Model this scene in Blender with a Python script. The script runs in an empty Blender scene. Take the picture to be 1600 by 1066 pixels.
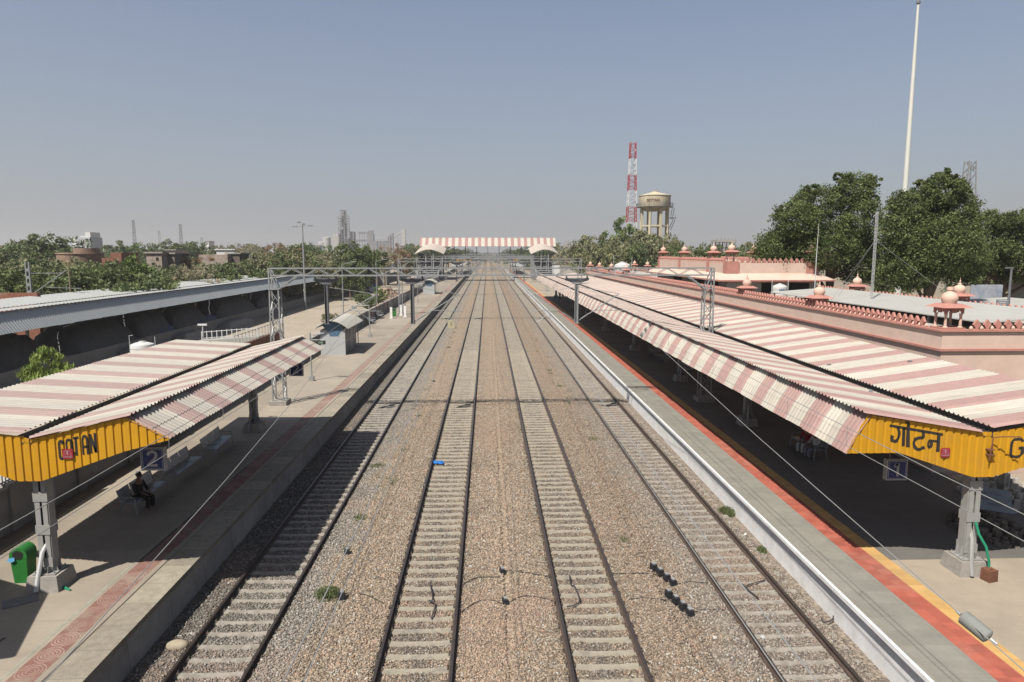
import bpy, math, random
import numpy as np
from mathutils import Vector, Matrix, Euler
R = random.Random(7)
NR = np.random.default_rng(11)
SC = bpy.context.scene
COL = SC.collection
# ------------------------------------------------------------------ camera, world, sun, exposure
HC, F, PIT = 9.6, 1080.0, math.radians(7.334)
YAW = math.atan(38 / F * math.cos(PIT))
cd = bpy.data.cameras.new('camera')
cam = bpy.data.objects.new('camera', cd); COL.objects.link(cam)
cd.sensor_width = 36; cd.lens = 36 * F / 1600; cd.clip_end = 12000; cd.clip_start = 0.1
cam.location = (0, 0, HC); cam.rotation_euler = (math.radians(90) - PIT, 0, -YAW)
SC.camera = cam
SUN = Vector((-.43, -.56, 1)).normalized()
EL = math.asin(SUN.z); AZ = math.atan2(SUN.x, SUN.y)
w = bpy.data.worlds.new('World'); SC.world = w; w.use_nodes = True
nt = w.node_tree; bg = nt.nodes['Background']
sky = nt.nodes.new('ShaderNodeTexSky'); sky.sky_type = 'NISHITA'; sky.sun_disc = False
sky.sun_elevation = EL; sky.sun_rotation = AZ; sky.air_density = 1.0; sky.dust_density = 2.0; sky.ozone_density = 6; sky.altitude = 0
dst = nt.nodes.new('ShaderNodeMix'); dst.data_type = 'RGBA';                  # dusty air: clear sky mixed with a veil that thickens towards the horizon
tcw = nt.nodes.new('ShaderNodeTexCoord'); sxw = nt.nodes.new('ShaderNodeSeparateXYZ'); nt.links.new(tcw.outputs['Generated'], sxw.inputs[0])
mrw = nt.nodes.new('ShaderNodeMapRange'); mrw.inputs[1].default_value = 0; mrw.inputs[2].default_value = .34; mrw.inputs[3].default_value = .84; mrw.inputs[4].default_value = .34
nt.links.new(sxw.outputs[2], mrw.inputs[0]); nt.links.new(mrw.outputs[0], dst.inputs['Factor'])
nt.links.new(sky.outputs[0], dst.inputs['A']); dst.inputs['B'].default_value = (3.40, 3.52, 3.75, 1)
nt.links.new(dst.outputs['Result'], bg.inputs[0]); bg.inputs[1].default_value = 0.06
sl = bpy.data.lights.new('sun', 'SUN'); sl.energy = 4.6; sl.angle = math.radians(.5); sl.color = (1, .95, .87)
so = bpy.data.objects.new('sun', sl); COL.objects.link(so); so.rotation_euler = (-SUN).to_track_quat('-Z', 'Y').to_euler()
SC.view_settings.view_transform = 'Standard'; SC.view_settings.look = 'None'
SC.view_settings.exposure = 0.94; SC.view_settings.gamma = 1.0
SC.cycles.max_bounces = 6; SC.cycles.transparent_max_bounces = 4; SC.cycles.volume_bounces = 0

# ------------------------------------------------------------------ camera-independent helpers
cp, sp, cy, sy = math.cos(PIT), math.sin(PIT), math.cos(YAW), math.sin(YAW)
FW, RT, UP = Vector((sy*cp, cy*cp, -sp)), Vector((cy, -sy, 0)), Vector((sy*sp, cy*sp, cp))
def atY(px, py, Y):
    d = FW + RT*((px-800)/F) - UP*((py-533)/F)
    return Vector((0, 0, HC)) + d*(Y/d.y)
def wx(px, Y, py=394): return atY(px, py, Y).x
def wz(py, Y): return HC - (py-394)/F*Y*1.0

class MB:
    def __init__(s): s.v = []; s.f = []; s.m = []
    def add(s, vs, fs, mi=0):
        n = len(s.v); s.v += [tuple(v) for v in vs]; s.f += [tuple(i+n for i in f) for f in fs]; s.m += [mi]*len(fs); return s
    def box(s, c, d, mi=0, rz=0, taper=1.0):
        hx, hy, hz = d[0]/2, d[1]/2, d[2]/2; ca, sa = math.cos(rz), math.sin(rz); vs = []
        for z in (-hz, hz):
            t = taper if z > 0 else 1
            for x, y in ((-hx, -hy), (hx, -hy), (hx, hy), (-hx, hy)):
                x *= t; y *= t
                vs.append((c[0]+x*ca-y*sa, c[1]+x*sa+y*ca, c[2]+z))
        return s.add(vs, [(3, 2, 1, 0), (4, 5, 6, 7), (0, 1, 5, 4), (1, 2, 6, 5), (2, 3, 7, 6), (3, 0, 4, 7)], mi)
    def bx(s, x0, x1, y0, y1, z0, z1, mi=0):
        return s.box(((x0+x1)/2, (y0+y1)/2, (z0+z1)/2), (x1-x0, y1-y0, z1-z0), mi)
    def tube(s, pts, r, n=6, mi=0):
        pts = [Vector(p) for p in pts]; rs = r if isinstance(r, (list, tuple)) else [r]*len(pts)
        vs = []; prev = None
        for i, p in enumerate(pts):
            t = (pts[min(i+1, len(pts)-1)] - pts[max(i-1, 0)]).normalized()
            if prev is None:
                a = Vector((0, 0, 1)) if abs(t.z) < .9 else Vector((1, 0, 0)); u = t.cross(a).normalized()
            else: u = (prev - t*prev.dot(t)).normalized()
            prev = u; q = t.cross(u)
            for k in range(n):
                an = 2*math.pi*(k+.5)/n; vs.append(p + (u*math.cos(an)+q*math.sin(an))*rs[i])
        fs = []
        for i in range(len(pts)-1):
            for k in range(n):
                a, b = i*n+k, i*n+(k+1) % n; fs.append((a, b, b+n, a+n))
        fs.append(tuple(range(n-1, -1, -1))); fs.append(tuple(range((len(pts)-1)*n, len(pts)*n)))
        return s.add(vs, fs, mi)
    def bar(s, a, b, w, mi=0): return s.tube([a, b], w*.7071, 4, mi)
    def lathe(s, prof, c, n=14, mi=0):
        vs = []; fs = []
        for r, z in prof:
            for k in range(n):
                an = 2*math.pi*k/n; vs.append((c[0]+r*math.cos(an), c[1]+r*math.sin(an), c[2]+z))
        for i in range(len(prof)-1):
            for k in range(n):
                a, b = i*n+k, i*n+(k+1) % n; fs.append((a, b, b+n, a+n))
        fs.append(tuple(range(n-1, -1, -1))); fs.append(tuple(range((len(prof)-1)*n, len(prof)*n)))
        return s.add(vs, fs, mi)
    def prism(s, poly, axis, a, b, mi=0):
        n = len(poly); mk = {'x': lambda p, t: (t, p[0], p[1]), 'y': lambda p, t: (p[0], t, p[1]), 'z': lambda p, t: (p[0], p[1], t)}[axis]
        vs = [mk(p, a) for p in poly] + [mk(p, b) for p in poly]
        fs = [tuple(range(n-1, -1, -1)), tuple(range(n, 2*n))] + [(i, (i+1) % n, (i+1) % n+n, i+n) for i in range(n)]
        return s.add(vs, fs, mi)
    def quad(s, a, b, c, d, mi=0): return s.add([a, b, c, d], [(0, 1, 2, 3)], mi)

def link(name, data, parent=None):
    o = bpy.data.objects.new(name, data); COL.objects.link(o)
    if parent: o.parent = parent
    return o
def root_of(o):
    while o.parent: o = o.parent
    return o
def obj(name, mb, mats, parent=None, world=True, smooth=35):
    me = bpy.data.meshes.new(name)
    off = (0, 0, 0)
    if parent is not None and world: off = root_of(parent).location
    me.from_pydata([(v[0]-off[0], v[1]-off[1], v[2]-off[2]) for v in mb.v], [], mb.f)
    mats = mats if isinstance(mats, (list, tuple)) else [mats]
    for m in mats: me.materials.append(m)
    if len(mats) > 1: me.polygons.foreach_set('material_index', mb.m)
    import bmesh
    b = bmesh.new(); b.from_mesh(me); bmesh.ops.recalc_face_normals(b, faces=b.faces); b.to_mesh(me); b.free()
    if smooth:
        me.polygons.foreach_set('use_smooth', [True]*len(me.polygons)); me.set_sharp_from_angle(angle=math.radians(smooth))
    return link(name, me, parent)
def tag(o, label, cat, group=None):
    o['label'] = label; o['category'] = cat
    if group: o['group'] = group
    return o
def thing(name, label, cat, loc, group=None, rz=0):
    o = link(name, None); o.location = loc; o.rotation_euler = (0, 0, rz); o.empty_display_size = .2
    return tag(o, label, cat, group)
def struct(name, mb, mats, kind='structure', smooth=35):
    o = obj(name, mb, mats, smooth=smooth); o['kind'] = kind; return o
def dup(root, loc, rz=0, label=None, group=None, scale=None, only=None):
    r = root.copy(); COL.objects.link(r); r.location = loc; r.rotation_euler = (0, 0, rz)
    if scale: r.scale = scale
    if label: r['label'] = label
    if group: r['group'] = group
    for ch in list(root.children):
        c = ch.copy(); COL.objects.link(c); c.parent = r
        for g in list(ch.children):
            d = g.copy(); COL.objects.link(d); d.parent = c
    return r

# ------------------------------------------------------------------ materials
MATS = {}
ALB = .60
def mat(name, col, rough=.75, var=.18, scale=3.0, metal=0, bump=0, bscale=60, col2=None, c2amt=0, c2scale=.7, spec=.3, stretch=None, k=None):
    k = (ALB if max(col) > .15 else 1) if k is None else k; col = [c*k for c in col]; col2 = [c*k for c in col2] if col2 else None
    if name in MATS: return MATS[name]
    m = bpy.data.materials.new(name); m.use_nodes = True; t = m.node_tree; N = t.nodes; L = t.links
    p = N['Principled BSDF']; p.inputs['Roughness'].default_value = rough; p.inputs['Metallic'].default_value = metal
    p.inputs['Specular IOR Level'].default_value = spec
    tc = N.new('ShaderNodeTexCoord'); vec = tc.outputs['Object']
    if stretch:
        mp = N.new('ShaderNodeMapping'); mp.inputs['Scale'].default_value = stretch; L.new(vec, mp.inputs[0]); vec = mp.outputs[0]
    n1 = N.new('ShaderNodeTexNoise'); n1.inputs['Scale'].default_value = scale; n1.inputs['Detail'].default_value = 6; n1.inputs['Roughness'].default_value = .65
    L.new(vec, n1.inputs['Vector'])
    r = N.new('ShaderNodeValToRGB'); r.color_ramp.elements[0].position = .28; r.color_ramp.elements[1].position = .74
    r.color_ramp.elements[0].color = [c*(1-var) for c in col]+[1]; r.color_ramp.elements[1].color = [min(1, c*(1+var)) for c in col]+[1]
    L.new(n1.outputs['Fac'], r.inputs[0]); out = r.outputs[0]
    if col2:
        n2 = N.new('ShaderNodeTexNoise'); n2.inputs['Scale'].default_value = c2scale; n2.inputs['Detail'].default_value = 7; n2.inputs['Roughness'].default_value = .7
        L.new(vec, n2.inputs['Vector'])
        r2 = N.new('ShaderNodeValToRGB'); r2.color_ramp.elements[0].position = .48; r2.color_ramp.elements[1].position = .72
        r2.color_ramp.elements[0].color = (0, 0, 0, 1); r2.color_ramp.elements[1].color = (c2amt, c2amt, c2amt, 1); L.new(n2.outputs['Fac'], r2.inputs[0])
        mx = N.new('ShaderNodeMix'); mx.data_type = 'RGBA'; L.new(r2.outputs[0], mx.inputs['Factor']); L.new(out, mx.inputs['A']); mx.inputs['B'].default_value = list(col2)+[1]; out = mx.outputs['Result']
    L.new(out, p.inputs['Base Color'])
    if bump:
        n3 = N.new('ShaderNodeTexNoise'); n3.inputs['Scale'].default_value = bscale; n3.inputs['Detail'].default_value = 3; L.new(vec, n3.inputs['Vector'])
        b = N.new('ShaderNodeBump'); b.inputs['Strength'].default_value = bump; b.inputs['Distance'].default_value = .02; L.new(n3.outputs['Fac'], b.inputs['Height']); L.new(b.outputs[0], p.inputs['Normal'])
    MATS[name] = m; m['out'] = out.node.name; return m
def after(m, fn):
    """insert fn(tree, colour_socket)->colour_socket before the base colour"""
    t = m.node_tree; p = t.nodes['Principled BSDF']; src = p.inputs['Base Color'].links[0].from_socket
    t.links.new(fn(t, src), p.inputs['Base Color']); return m
def mixc(t, fac, a, b, mode='MIX', k=1):
    mx = t.nodes.new('ShaderNodeMix'); mx.data_type = 'RGBA'; mx.blend_type = mode
    if isinstance(fac, (int, float)): mx.inputs['Factor'].default_value = fac
    else: t.links.new(fac, mx.inputs['Factor'])
    for kk, x in (('A', a), ('B', b)):
        if isinstance(x, (tuple, list)): mx.inputs[kk].default_value = list(x)+[1]
        else: t.links.new(x, mx.inputs[kk])
    return mx.outputs['Result']
def math_(t, op, a, b=None, c=None):
    n = t.nodes.new('ShaderNodeMath'); n.operation = op
    for i, x in enumerate((a, b, c)):
        if x is None: continue
        if isinstance(x, (int, float)): n.inputs[i].default_value = x
        else: t.links.new(x, n.inputs[i])
    return n.outputs[0]
def xyz(t, pos=True):
    s = t.nodes.new('ShaderNodeSeparateXYZ')
    if pos: t.links.new(t.nodes.new('ShaderNodeNewGeometry').outputs['Position'], s.inputs[0])
    else: t.links.new(t.nodes.new('ShaderNodeTexCoord').outputs['Object'], s.inputs[0])
    return s.outputs
def noise(t, scale, detail=5, pos=True, rough=.6):
    n = t.nodes.new('ShaderNodeTexNoise'); n.inputs['Scale'].default_value = scale; n.inputs['Detail'].default_value = detail; n.inputs['Roughness'].default_value = rough
    t.links.new(t.nodes.new('ShaderNodeNewGeometry').outputs['Position'], n.inputs['Vector']); return n.outputs['Fac']
def step(t, x, lo, hi):
    n = t.nodes.new('ShaderNodeMapRange'); n.interpolation_type = 'SMOOTHSTEP'; n.inputs[1].default_value = lo; n.inputs[2].default_value = hi; t.links.new(x, n.inputs[0]); return n.outputs[0]

def stripe_mat(name, y0, period, frac, white=(.45, .42, .36), pink=(.335, .215, .195)):
    pink = [c*.80 for c in pink]
    m = mat(name, white, .65, .08, 2.5, col2=(.40, .34, .27), c2amt=.5, c2scale=1.1, k=.78)
    def fn(t, src):
        Y = xyz(t)[1]
        ph = math_(t, 'FRACT', math_(t, 'DIVIDE', math_(t, 'SUBTRACT', Y, y0), period))
        fac = math_(t, 'LESS_THAN', ph, frac)
        pk = mixc(t, noise(t, 4.0), [c*.86 for c in pink], [min(1, c*1.2) for c in pink])
        c = mixc(t, fac, src, pk)
        st = t.nodes.new('ShaderNodeTexNoise'); st.inputs['Scale'].default_value = 1; st.inputs['Detail'].default_value = 6; mm = t.nodes.new('ShaderNodeMapping'); mm.inputs['Scale'].default_value = (.5, 6, .5)
        t.links.new(t.nodes.new('ShaderNodeNewGeometry').outputs['Position'], mm.inputs[0]); t.links.new(mm.outputs[0], st.inputs['Vector'])
        c = mixc(t, math_(t, 'MULTIPLY', step(t, st.outputs['Fac'], .5, .75), .35), c, (.235, .185, .14))
        wn = t.nodes.new('ShaderNodeTexWhiteNoise'); wn.noise_dimensions = '1D'; t.links.new(math_(t, 'FLOOR', math_(t, 'DIVIDE', Y, .98)), wn.inputs['W'])
        return mixc(t, 1.0, c, mixc(t, wn.outputs['Value'], (.88,)*3, (1.07,)*3), 'MULTIPLY')
    return after(m, fn)
M_STRIPE = stripe_mat('striped_sheet', 17.35, 1.95, .46)
M_STRIPE_LEFT = stripe_mat('striped_sheet_b', 17.0, 1.95, .43, white=(.375, .35, .305), pink=(.27, .19, .172))
M_YEL = mat('yellow_sheet', (.66, .33, .010), .55, .08, 1.5, col2=(.50, .27, .05), c2amt=.55, c2scale=1.1, k=.58)
M_GALV = mat('galvanised_steel', (.36, .37, .37), .5, .2, 4, metal=.25)
M_GALVD = mat('dark_or_backlit_steel', (.10, .10, .105), .6, .25, 4)  # dark steel parts; also stands in for back-lit galvanised drop arms
M_COLUMN = mat('grey_painted_steel', (.36, .355, .335), .55, .1, 3, col2=(.25, .23, .2), c2amt=.5)
M_PLINTH = mat('plinth_concrete', (.36, .33, .29), .9, .2, 5, bump=.3)
M_BLACK = mat('black_paint', (.018, .016, .015), .6, .2, 6)
M_WHITE = mat('white_paint', (.72, .72, .70), .6, .06, 4)
M_PLW = mat('plate_lettering', (.42, .22, .24), .6, .1, 5)
M_REDP = mat('red_paint', (.36, .018, .035), .55, .12, 4)
M_BLUE = mat('blue_paint', (.012, .02, .10), .4, .15, 4)
M_GREEN = mat('green_plastic', (.02, .125, .025), .45, .15, 5)
M_PVC = mat('pvc_white', (.62, .63, .62), .4, .06, 5)
M_HOSE = mat('green_hose', (.02, .26, .14), .4, .1, 8)
M_RUST = mat('rust', (.20, .085, .05), .9, .35, 10, bump=.4)
M_WIRE = mat('wire', (.30, .30, .29), .5, .1, 2)
M_WIRED = mat('wire_dark', (.06, .055, .05), .6, .1, 2)
M_PINK = mat('pink_plaster', (.50, .375, .31), .85, .09, 1.4, col2=(.44, .30, .23), c2amt=.6, c2scale=.5, k=.86)
M_PINKD = mat('red_stone', (.33, .155, .125), .85, .16, 3, k=.95)
M_PINKL = mat('pale_pink_stone', (.53, .365, .29), .8, .12, 3, col2=(.38, .25, .2), c2amt=.5, k=.84)
M_LIME = mat('lime_concrete_roof', (.50, .47, .41), .9, .12, .8, col2=(.35, .32, .28), c2amt=.6)
M_GREYW = mat('grey_wall', (.40, .39, .36), .9, .12, 1.0, col2=(.27, .26, .24), c2amt=.5)
M_DARK = mat('dark_opening', (.012, .011, .010), .9, .2, 3)
M_SHEET = mat('plain_metal_sheet', (.46, .47, .45), .45, .07, .7, metal=.1, col2=(.37, .36, .33), c2amt=.5)
M_SKIRT = mat('shed_sheet_grey', (.42, .45, .455), .5, .07, .5, metal=.1)
M_TANK = mat('tank_white', (.66, .66, .64), .5, .05, 2)
M_TARP = mat('dark_tarpaulin', (.035, .036, .038), .6, .35, 1.2, bump=.8, bscale=2.5)
M_TARPB = mat('blue_tarpaulin', (.02, .035, .085), .6, .3, 2, bump=.5, bscale=4)
M_BARK = mat('bark', (.12, .085, .06), .9, .3, 6, bump=.5)
M_SKIN = mat('skin', (.22, .115, .07), .6, .06, 8)
M_HAIR = mat('hair', (.010, .009, .008), .6, .2, 20)
M_STEELSEAT = mat('perforated_steel_seat', (.42, .44, .46), .4, .08, 14, metal=.5)

BSX = [-8.6, -6.5, -5.0, -4.2, -2.9, -1.8, -.7, .5, 1.7, 2.8, 3.9, 5.2, 6.2, 7.5, 9.2]
BSC = [(.19, .175, .15), (.27, .25, .215), (.34, .315, .265), (.41, .335, .25), (.38, .31, .235), (.24, .215, .175), (.37, .305, .23), (.42, .34, .25), (.37, .305, .23), (.24, .215, .175), (.35, .285, .215), (.36, .29, .22), (.345, .305, .25), (.31, .275, .23), (.34, .295, .24)]
def ballast_mat():
    m = bpy.data.materials.new('ballast'); m.use_nodes = True; t = m.node_tree; p = t.nodes['Principled BSDF']; p.inputs['Roughness'].default_value = .95; p.inputs['Specular IOR Level'].default_value = .15
    pos = t.nodes.new('ShaderNodeNewGeometry').outputs['Position']
    v = t.nodes.new('ShaderNodeTexVoronoi'); v.inputs['Scale'].default_value = 15; t.links.new(pos, v.inputs['Vector'])
    hs = t.nodes.new('ShaderNodeSeparateColor'); t.links.new(v.outputs['Color'], hs.inputs[0])
    # colour zones across the tracks
    X, Y, Z = xyz(t)
    xd = math_(t, 'ADD', X, math_(t, 'MULTIPLY', math_(t, 'SUBTRACT', noise(t, .9), .5), 1.6))
    r = t.nodes.new('ShaderNodeValToRGB'); e = r.color_ramp.elements
    stops = [(a, (b[0]*.52, b[1]*.505, b[2]*.51)) for a, b in zip(BSX, BSC)]
    for i, (x, c) in enumerate(stops):
        q = (x+9)/19
        el = e[0] if i == 0 else (e[len(e)-1] if i == len(stops)-1 else e.new(q))
        el.position = q; el.color = list(c)+[1]
    t.links.new(step2(t, xd, -9, 10), r.inputs[0])
    c = mixc(t, 1.0, r.outputs[0], mixc(t, hs.outputs[0], (.55, .56, .58), (1.42, 1.38, 1.32)), 'MULTIPLY')
    # red-orange and grey patches
    pz = step(t, noise(t, .35, 3), .60, .74); c = mixc(t, math_(t, 'MULTIPLY', pz, .25), c, (.27, .185, .135))
    pz = step(t, noise(t, 1.7, 4), .60, .75); c = mixc(t, math_(t, 'MULTIPLY', pz, .3), c, (.12, .11, .09))
    t.links.new(c, p.inputs['Base Color'])
    b = t.nodes.new('ShaderNodeBump'); b.inputs['Strength'].default_value = .9; b.inputs['Distance'].default_value = .05
    t.links.new(math_(t, 'SUBTRACT', 1.0, v.outputs['Distance']), b.inputs['Height']); t.links.new(b.outputs[0], p.inputs['Normal'])
    return m
def step2(t, x, lo, hi):
    n = t.nodes.new('ShaderNodeMapRange'); n.inputs[1].default_value = lo; n.inputs[2].default_value = hi; t.links.new(x, n.inputs[0]); return n.outputs[0]
M_BALLAST = ballast_mat()
def stone_mat():
    m = bpy.data.materials.new('loose_stone'); m.use_nodes = True; t = m.node_tree; p = t.nodes['Principled BSDF']; p.inputs['Roughness'].default_value = .95; p.inputs['Specular IOR Level'].default_value = .15
    a = t.nodes.new('ShaderNodeAttribute'); a.attribute_name = 'tone'
    t.links.new(a.outputs['Color'], p.inputs['Base Color']); return m
M_STONE = stone_mat()
def leaf_mat(name, dark, light, trans=.25):
    m = bpy.data.materials.new(name); m.use_nodes = True; t = m.node_tree; p = t.nodes['Principled BSDF']
    p.inputs['Roughness'].default_value = .6; p.inputs['Specular IOR Level'].default_value = .25
    a = t.nodes.new('ShaderNodeAttribute'); a.attribute_name = 'tone'
    c = mixc(t, a.outputs['Fac'], dark, light); t.links.new(c, p.inputs['Base Color'])
    tr = t.nodes.new('ShaderNodeBsdfTranslucent'); t.links.new(c, tr.inputs[0])
    ms = t.nodes.new('ShaderNodeMixShader'); ms.inputs[0].default_value = trans; t.links.new(p.outputs[0], ms.inputs[1]); t.links.new(tr.outputs[0], ms.inputs[2])
    t.links.new(ms.outputs[0], t.nodes['Material Output'].inputs[0]); return m
L_DARK = leaf_mat('leaf_dark', (.036, .054, .015), (.128, .155, .055))
L_MID = leaf_mat('leaf_mid', (.055, .08, .030), (.145, .175, .07))
L_BRIGHT = leaf_mat('leaf_bright', (.07, .105, .028), (.165, .22, .065))
L_OLIVE = leaf_mat('leaf_olive', (.10, .105, .05), (.23, .225, .12))
L_PALE = leaf_mat('leaf_pale', (.17, .155, .09), (.34, .30, .20))
L_BROWN = leaf_mat('leaf_brown', (.12, .075, .04), (.27, .17, .10))

# ------------------------------------------------------------------ ground and track bed
TX = (-6.49, -1.76, 2.79, 7.53)
EL_, ER_ = -8.4, 9.1
mg = mat('dry_ground', (.30, .245, .18), .95, .22, .05, col2=(.12, .125, .06), c2amt=.7, c2scale=.02)
g = MB()
for x0, x1, n in ((-3500, 3500, 1),): g.quad((x0, -60, -.45), (x1, -60, -.45), (x1, 9000, -.45), (x0, 9000, -.45))
struct('ground', g, mg)

def ballast_h(x):
    h = np.full_like(x, -.205)
    for tx, lift in zip(TX, (.008, 0.0, 0.0, .016)):
        d = np.abs(x-tx)
        h = np.where(d < 2.2, h - .022*np.clip((.85-d)/.1, 0, 1) + .055*np.clip((d-.90)/.12, 0, 1) + lift*np.clip((2.1-d)/.4, 0, 1), h)
    h = np.where(np.abs(x-.5) < .9, h+.008*(1+np.cos(np.pi*(x-.5)/.9)), h)
    h = h-.11*np.clip((x-8.6)/.4, 0, 1)
    return h
def vnoise(x, y, s, seed):
    r = np.random.default_rng(seed); T = r.random((64, 64)); xs, ys = x/s, y/s
    xi, yi = np.floor(xs).astype(int), np.floor(ys).astype(int); fx, fy = xs-xi, ys-yi; fx = fx*fx*(3-2*fx); fy = fy*fy*(3-2*fy)
    g_ = lambda a, b: T[a % 64, b % 64]
    return (g_(xi, yi)*(1-fx)+g_(xi+1, yi)*fx)*(1-fy)+(g_(xi, yi+1)*(1-fx)+g_(xi+1, yi+1)*fx)*fy
def bed_z(x, y): return ballast_h(x) + np.clip((8.95-x)/.5, .15, 1)*(y < 95)*(vnoise(x, y, .55, 1)-.5)*.035 + np.clip((8.95-x)/.5, .15, 1)*(y < 40)*(vnoise(x, y, .16, 2)-.5)*.025
def grid_mesh(name, xs, ys, zf, m):
    X, Y = np.meshgrid(xs, ys); Z = zf(X, Y); nx, ny = len(xs), len(ys)
    me = bpy.data.meshes.new(name); V = np.stack([X, Y, Z], -1).reshape(-1, 3)
    i = (np.arange(ny-1)[:, None]*nx+np.arange(nx-1)[None, :]).reshape(-1)
    Fc = np.stack([i, i+1, i+1+nx, i+nx], -1)
    np_mesh(me, V, Fc); me.materials.append(m); me.polygons.foreach_set('use_smooth', np.ones(len(Fc), bool)); return link(name, me)
def np_mesh(me, V, Fc):
    k = Fc.shape[1]; me.vertices.add(len(V)); me.vertices.foreach_set('co', V.astype(np.float32).ravel())
    me.loops.add(Fc.size); me.loops.foreach_set('vertex_index', Fc.astype(np.int32).ravel())
    me.polygons.add(len(Fc)); me.polygons.foreach_set('loop_start', (np.arange(len(Fc))*k).astype(np.int32)); me.polygons.foreach_set('loop_total', np.full(len(Fc), k, np.int32))
    me.update(calc_edges=True); me.validate()
ys = np.concatenate([np.arange(4, 40, .1), np.arange(40, 90, .3), np.arange(90, 400, 3), np.arange(400, 2600, 60)])
o = grid_mesh('track_bed', np.arange(-8.9, 9.61, .1), ys, bed_z, M_BALLAST); o['kind'] = 'structure'

def stones(n, ylo, yhi, seed):
    r = np.random.default_rng(seed)
    y = ylo + (yhi-ylo)*r.random(n)**1.35; x = -8.3+17.35*r.random(n)
    keep = r.random(n) > np.clip((y-26)/(yhi-26), 0, 1)**1.2
    keep &= (x < 8.98) | (r.random(n) < .25)
    for tx in TX: keep &= ~((np.abs(np.abs(x-tx)-.8725) < .10))
    for k, tx in enumerate(TX):                                 # sleepers stay mostly clear of stones
        ph = np.abs(((y-11.8+.2875) % .575)-.2875); pr = (.7, .95, .95, .6)[k]
        keep &= ~((np.abs(x-tx) < .80) & (ph < .08) & (r.random(n) < pr))
    x, y = x[keep], y[keep]; n = len(x)
    s = .020+.023*r.random(n)**1.6
    base = np.array([[1, 0, 0], [-1, 0, 0], [0, 1, 0], [0, -1, 0], [0, 0, 1], [0, 0, -1]], float)
    V = base[None]*(s[:, None, None])*(1+.5*(r.random((n, 6, 1))-.5)) + (r.random((n, 6, 3))-.5)*s[:, None, None]*.9
    q = r.normal(size=(n, 4)); q /= np.linalg.norm(q, axis=1)[:, None]; a, b, c, d = q.T
    Rm = np.stack([np.stack([1-2*(c*c+d*d), 2*(b*c-a*d), 2*(b*d+a*c)], -1), np.stack([2*(b*c+a*d), 1-2*(b*b+d*d), 2*(c*d-a*b)], -1), np.stack([2*(b*d-a*c), 2*(c*d+a*b), 1-2*(b*b+c*c)], -1)], 1)
    V = np.einsum('nij,nkj->nki', Rm, V); V[:, :, 2] *= .8
    V += np.stack([x, y, bed_z(x, y)+s*.25], -1)[:, None, :]
    T = np.array([[0, 2, 4], [2, 1, 4], [1, 3, 4], [3, 0, 4], [2, 0, 5], [1, 2, 5], [3, 1, 5], [0, 3, 5]])
    Fc = (np.arange(n)[:, None, None]*6+T[None]).reshape(-1, 3)
    me = bpy.data.meshes.new('ballast_stones'); np_mesh(me, V.reshape(-1, 3), Fc); me.materials.append(M_STONE)
    stops = np.array(BSX); cols = np.array(BSC)*.61
    xd = x+(vnoise(x, y, 1.1, 4)-.5)*1.6
    C = np.stack([np.interp(xd, stops, cols[:, k]) for k in range(3)], -1)
    C *= (.42+.92*r.random(n)**1.1)[:, None]*1.06
    odd = r.random(n); C *= np.array([1.0, .975, .985]); C[odd > .96] *= np.array([1.1, .86, .76]); C[odd < .05] = np.array([.36, .35, .32])*(.7+.3*r.random((odd < .05).sum()))[:, None]
    pz = np.clip((vnoise(x, y, 2.6, 9)-.66)/.2, 0, 1)[:, None]*.4; C = C*(1-pz)+np.array([.29, .20, .15])*pz*(.6+.6*r.random(n))[:, None]
    at = me.attributes.new('tone', 'FLOAT_COLOR', 'FACE'); CC = np.concatenate([np.repeat(C, 8, 0), np.ones((n*8, 1))], 1); at.data.foreach_set('color', CC.astype(np.float32).ravel())
    o = link('ballast_stones', me); o['kind'] = 'stuff'; return o
stones(270000, 11.5, 48, 5)

# ------------------------------------------------------------------ tracks
M_RAILS = mat('rail_side', (.062, .044, .035), .75, .3, 5, metal=.2)
M_RAILT = mat('rail_top', (.075, .062, .058), .32, .25, 3, metal=.6)
def sleeper_mat(name, col, dirt, amt):
    dirt = [c*ALB for c in dirt]; m = mat(name, col, .9, .16, 9, bump=.3, bscale=40)
    def fn(t, src):
        f = step(t, noise(t, 3.5, 6), .62-amt*.3, .78-amt*.3)
        return mixc(t, math_(t, 'MULTIPLY', f, .8), src, dirt)
    return after(m, fn)
SLM = [sleeper_mat('sleeper_dusty', (.38, .345, .295), (.26, .235, .195), .6), sleeper_mat('sleeper_clean', (.375, .335, .265), (.25, .225, .19), .35)]
railp = [(-.07, -.155), (.07, -.155), (.07, -.14), (.012, -.125), (.012, -.045), (.036, -.035), (.036, -.006), (.03, 0), (-.03, 0), (-.036, -.006), (-.036, -.035), (-.012, -.045), (-.012, -.125), (-.07, -.14)]
def sleeper_mb():
    s = MB(); prof = [(-1.375, .155), (-1.0, .155), (-.7, .155), (-.35, .10), (.35, .10), (.7, .155), (1.0, .155), (1.375, .155)]
    vs = []
    for i, (x, h) in enumerate(prof):
        top = -.155-(.155-h)*.35
        vs += [(x, -.13, -.33), (x, -.054, top), (x, .054, top), (x, .13, -.33)]
    fs = []
    for i in range(len(prof)-1):
        a = i*4
        fs += [(a+k, a+k+1, a+k+5, a+k+4) for k in range(3)] + [(a+3, a, a+4, a+7)]
    fs += [(0, 1, 2, 3), tuple(range(len(prof)*4-4, len(prof)*4))]
    return s.add(vs, fs)
slmb = sleeper_mb()
SLME = []
for m in SLM:
    me = bpy.data.meshes.new('sleeper'); me.from_pydata(slmb.v, [], slmb.f); me.materials.append(m); SLME.append(me)
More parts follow.
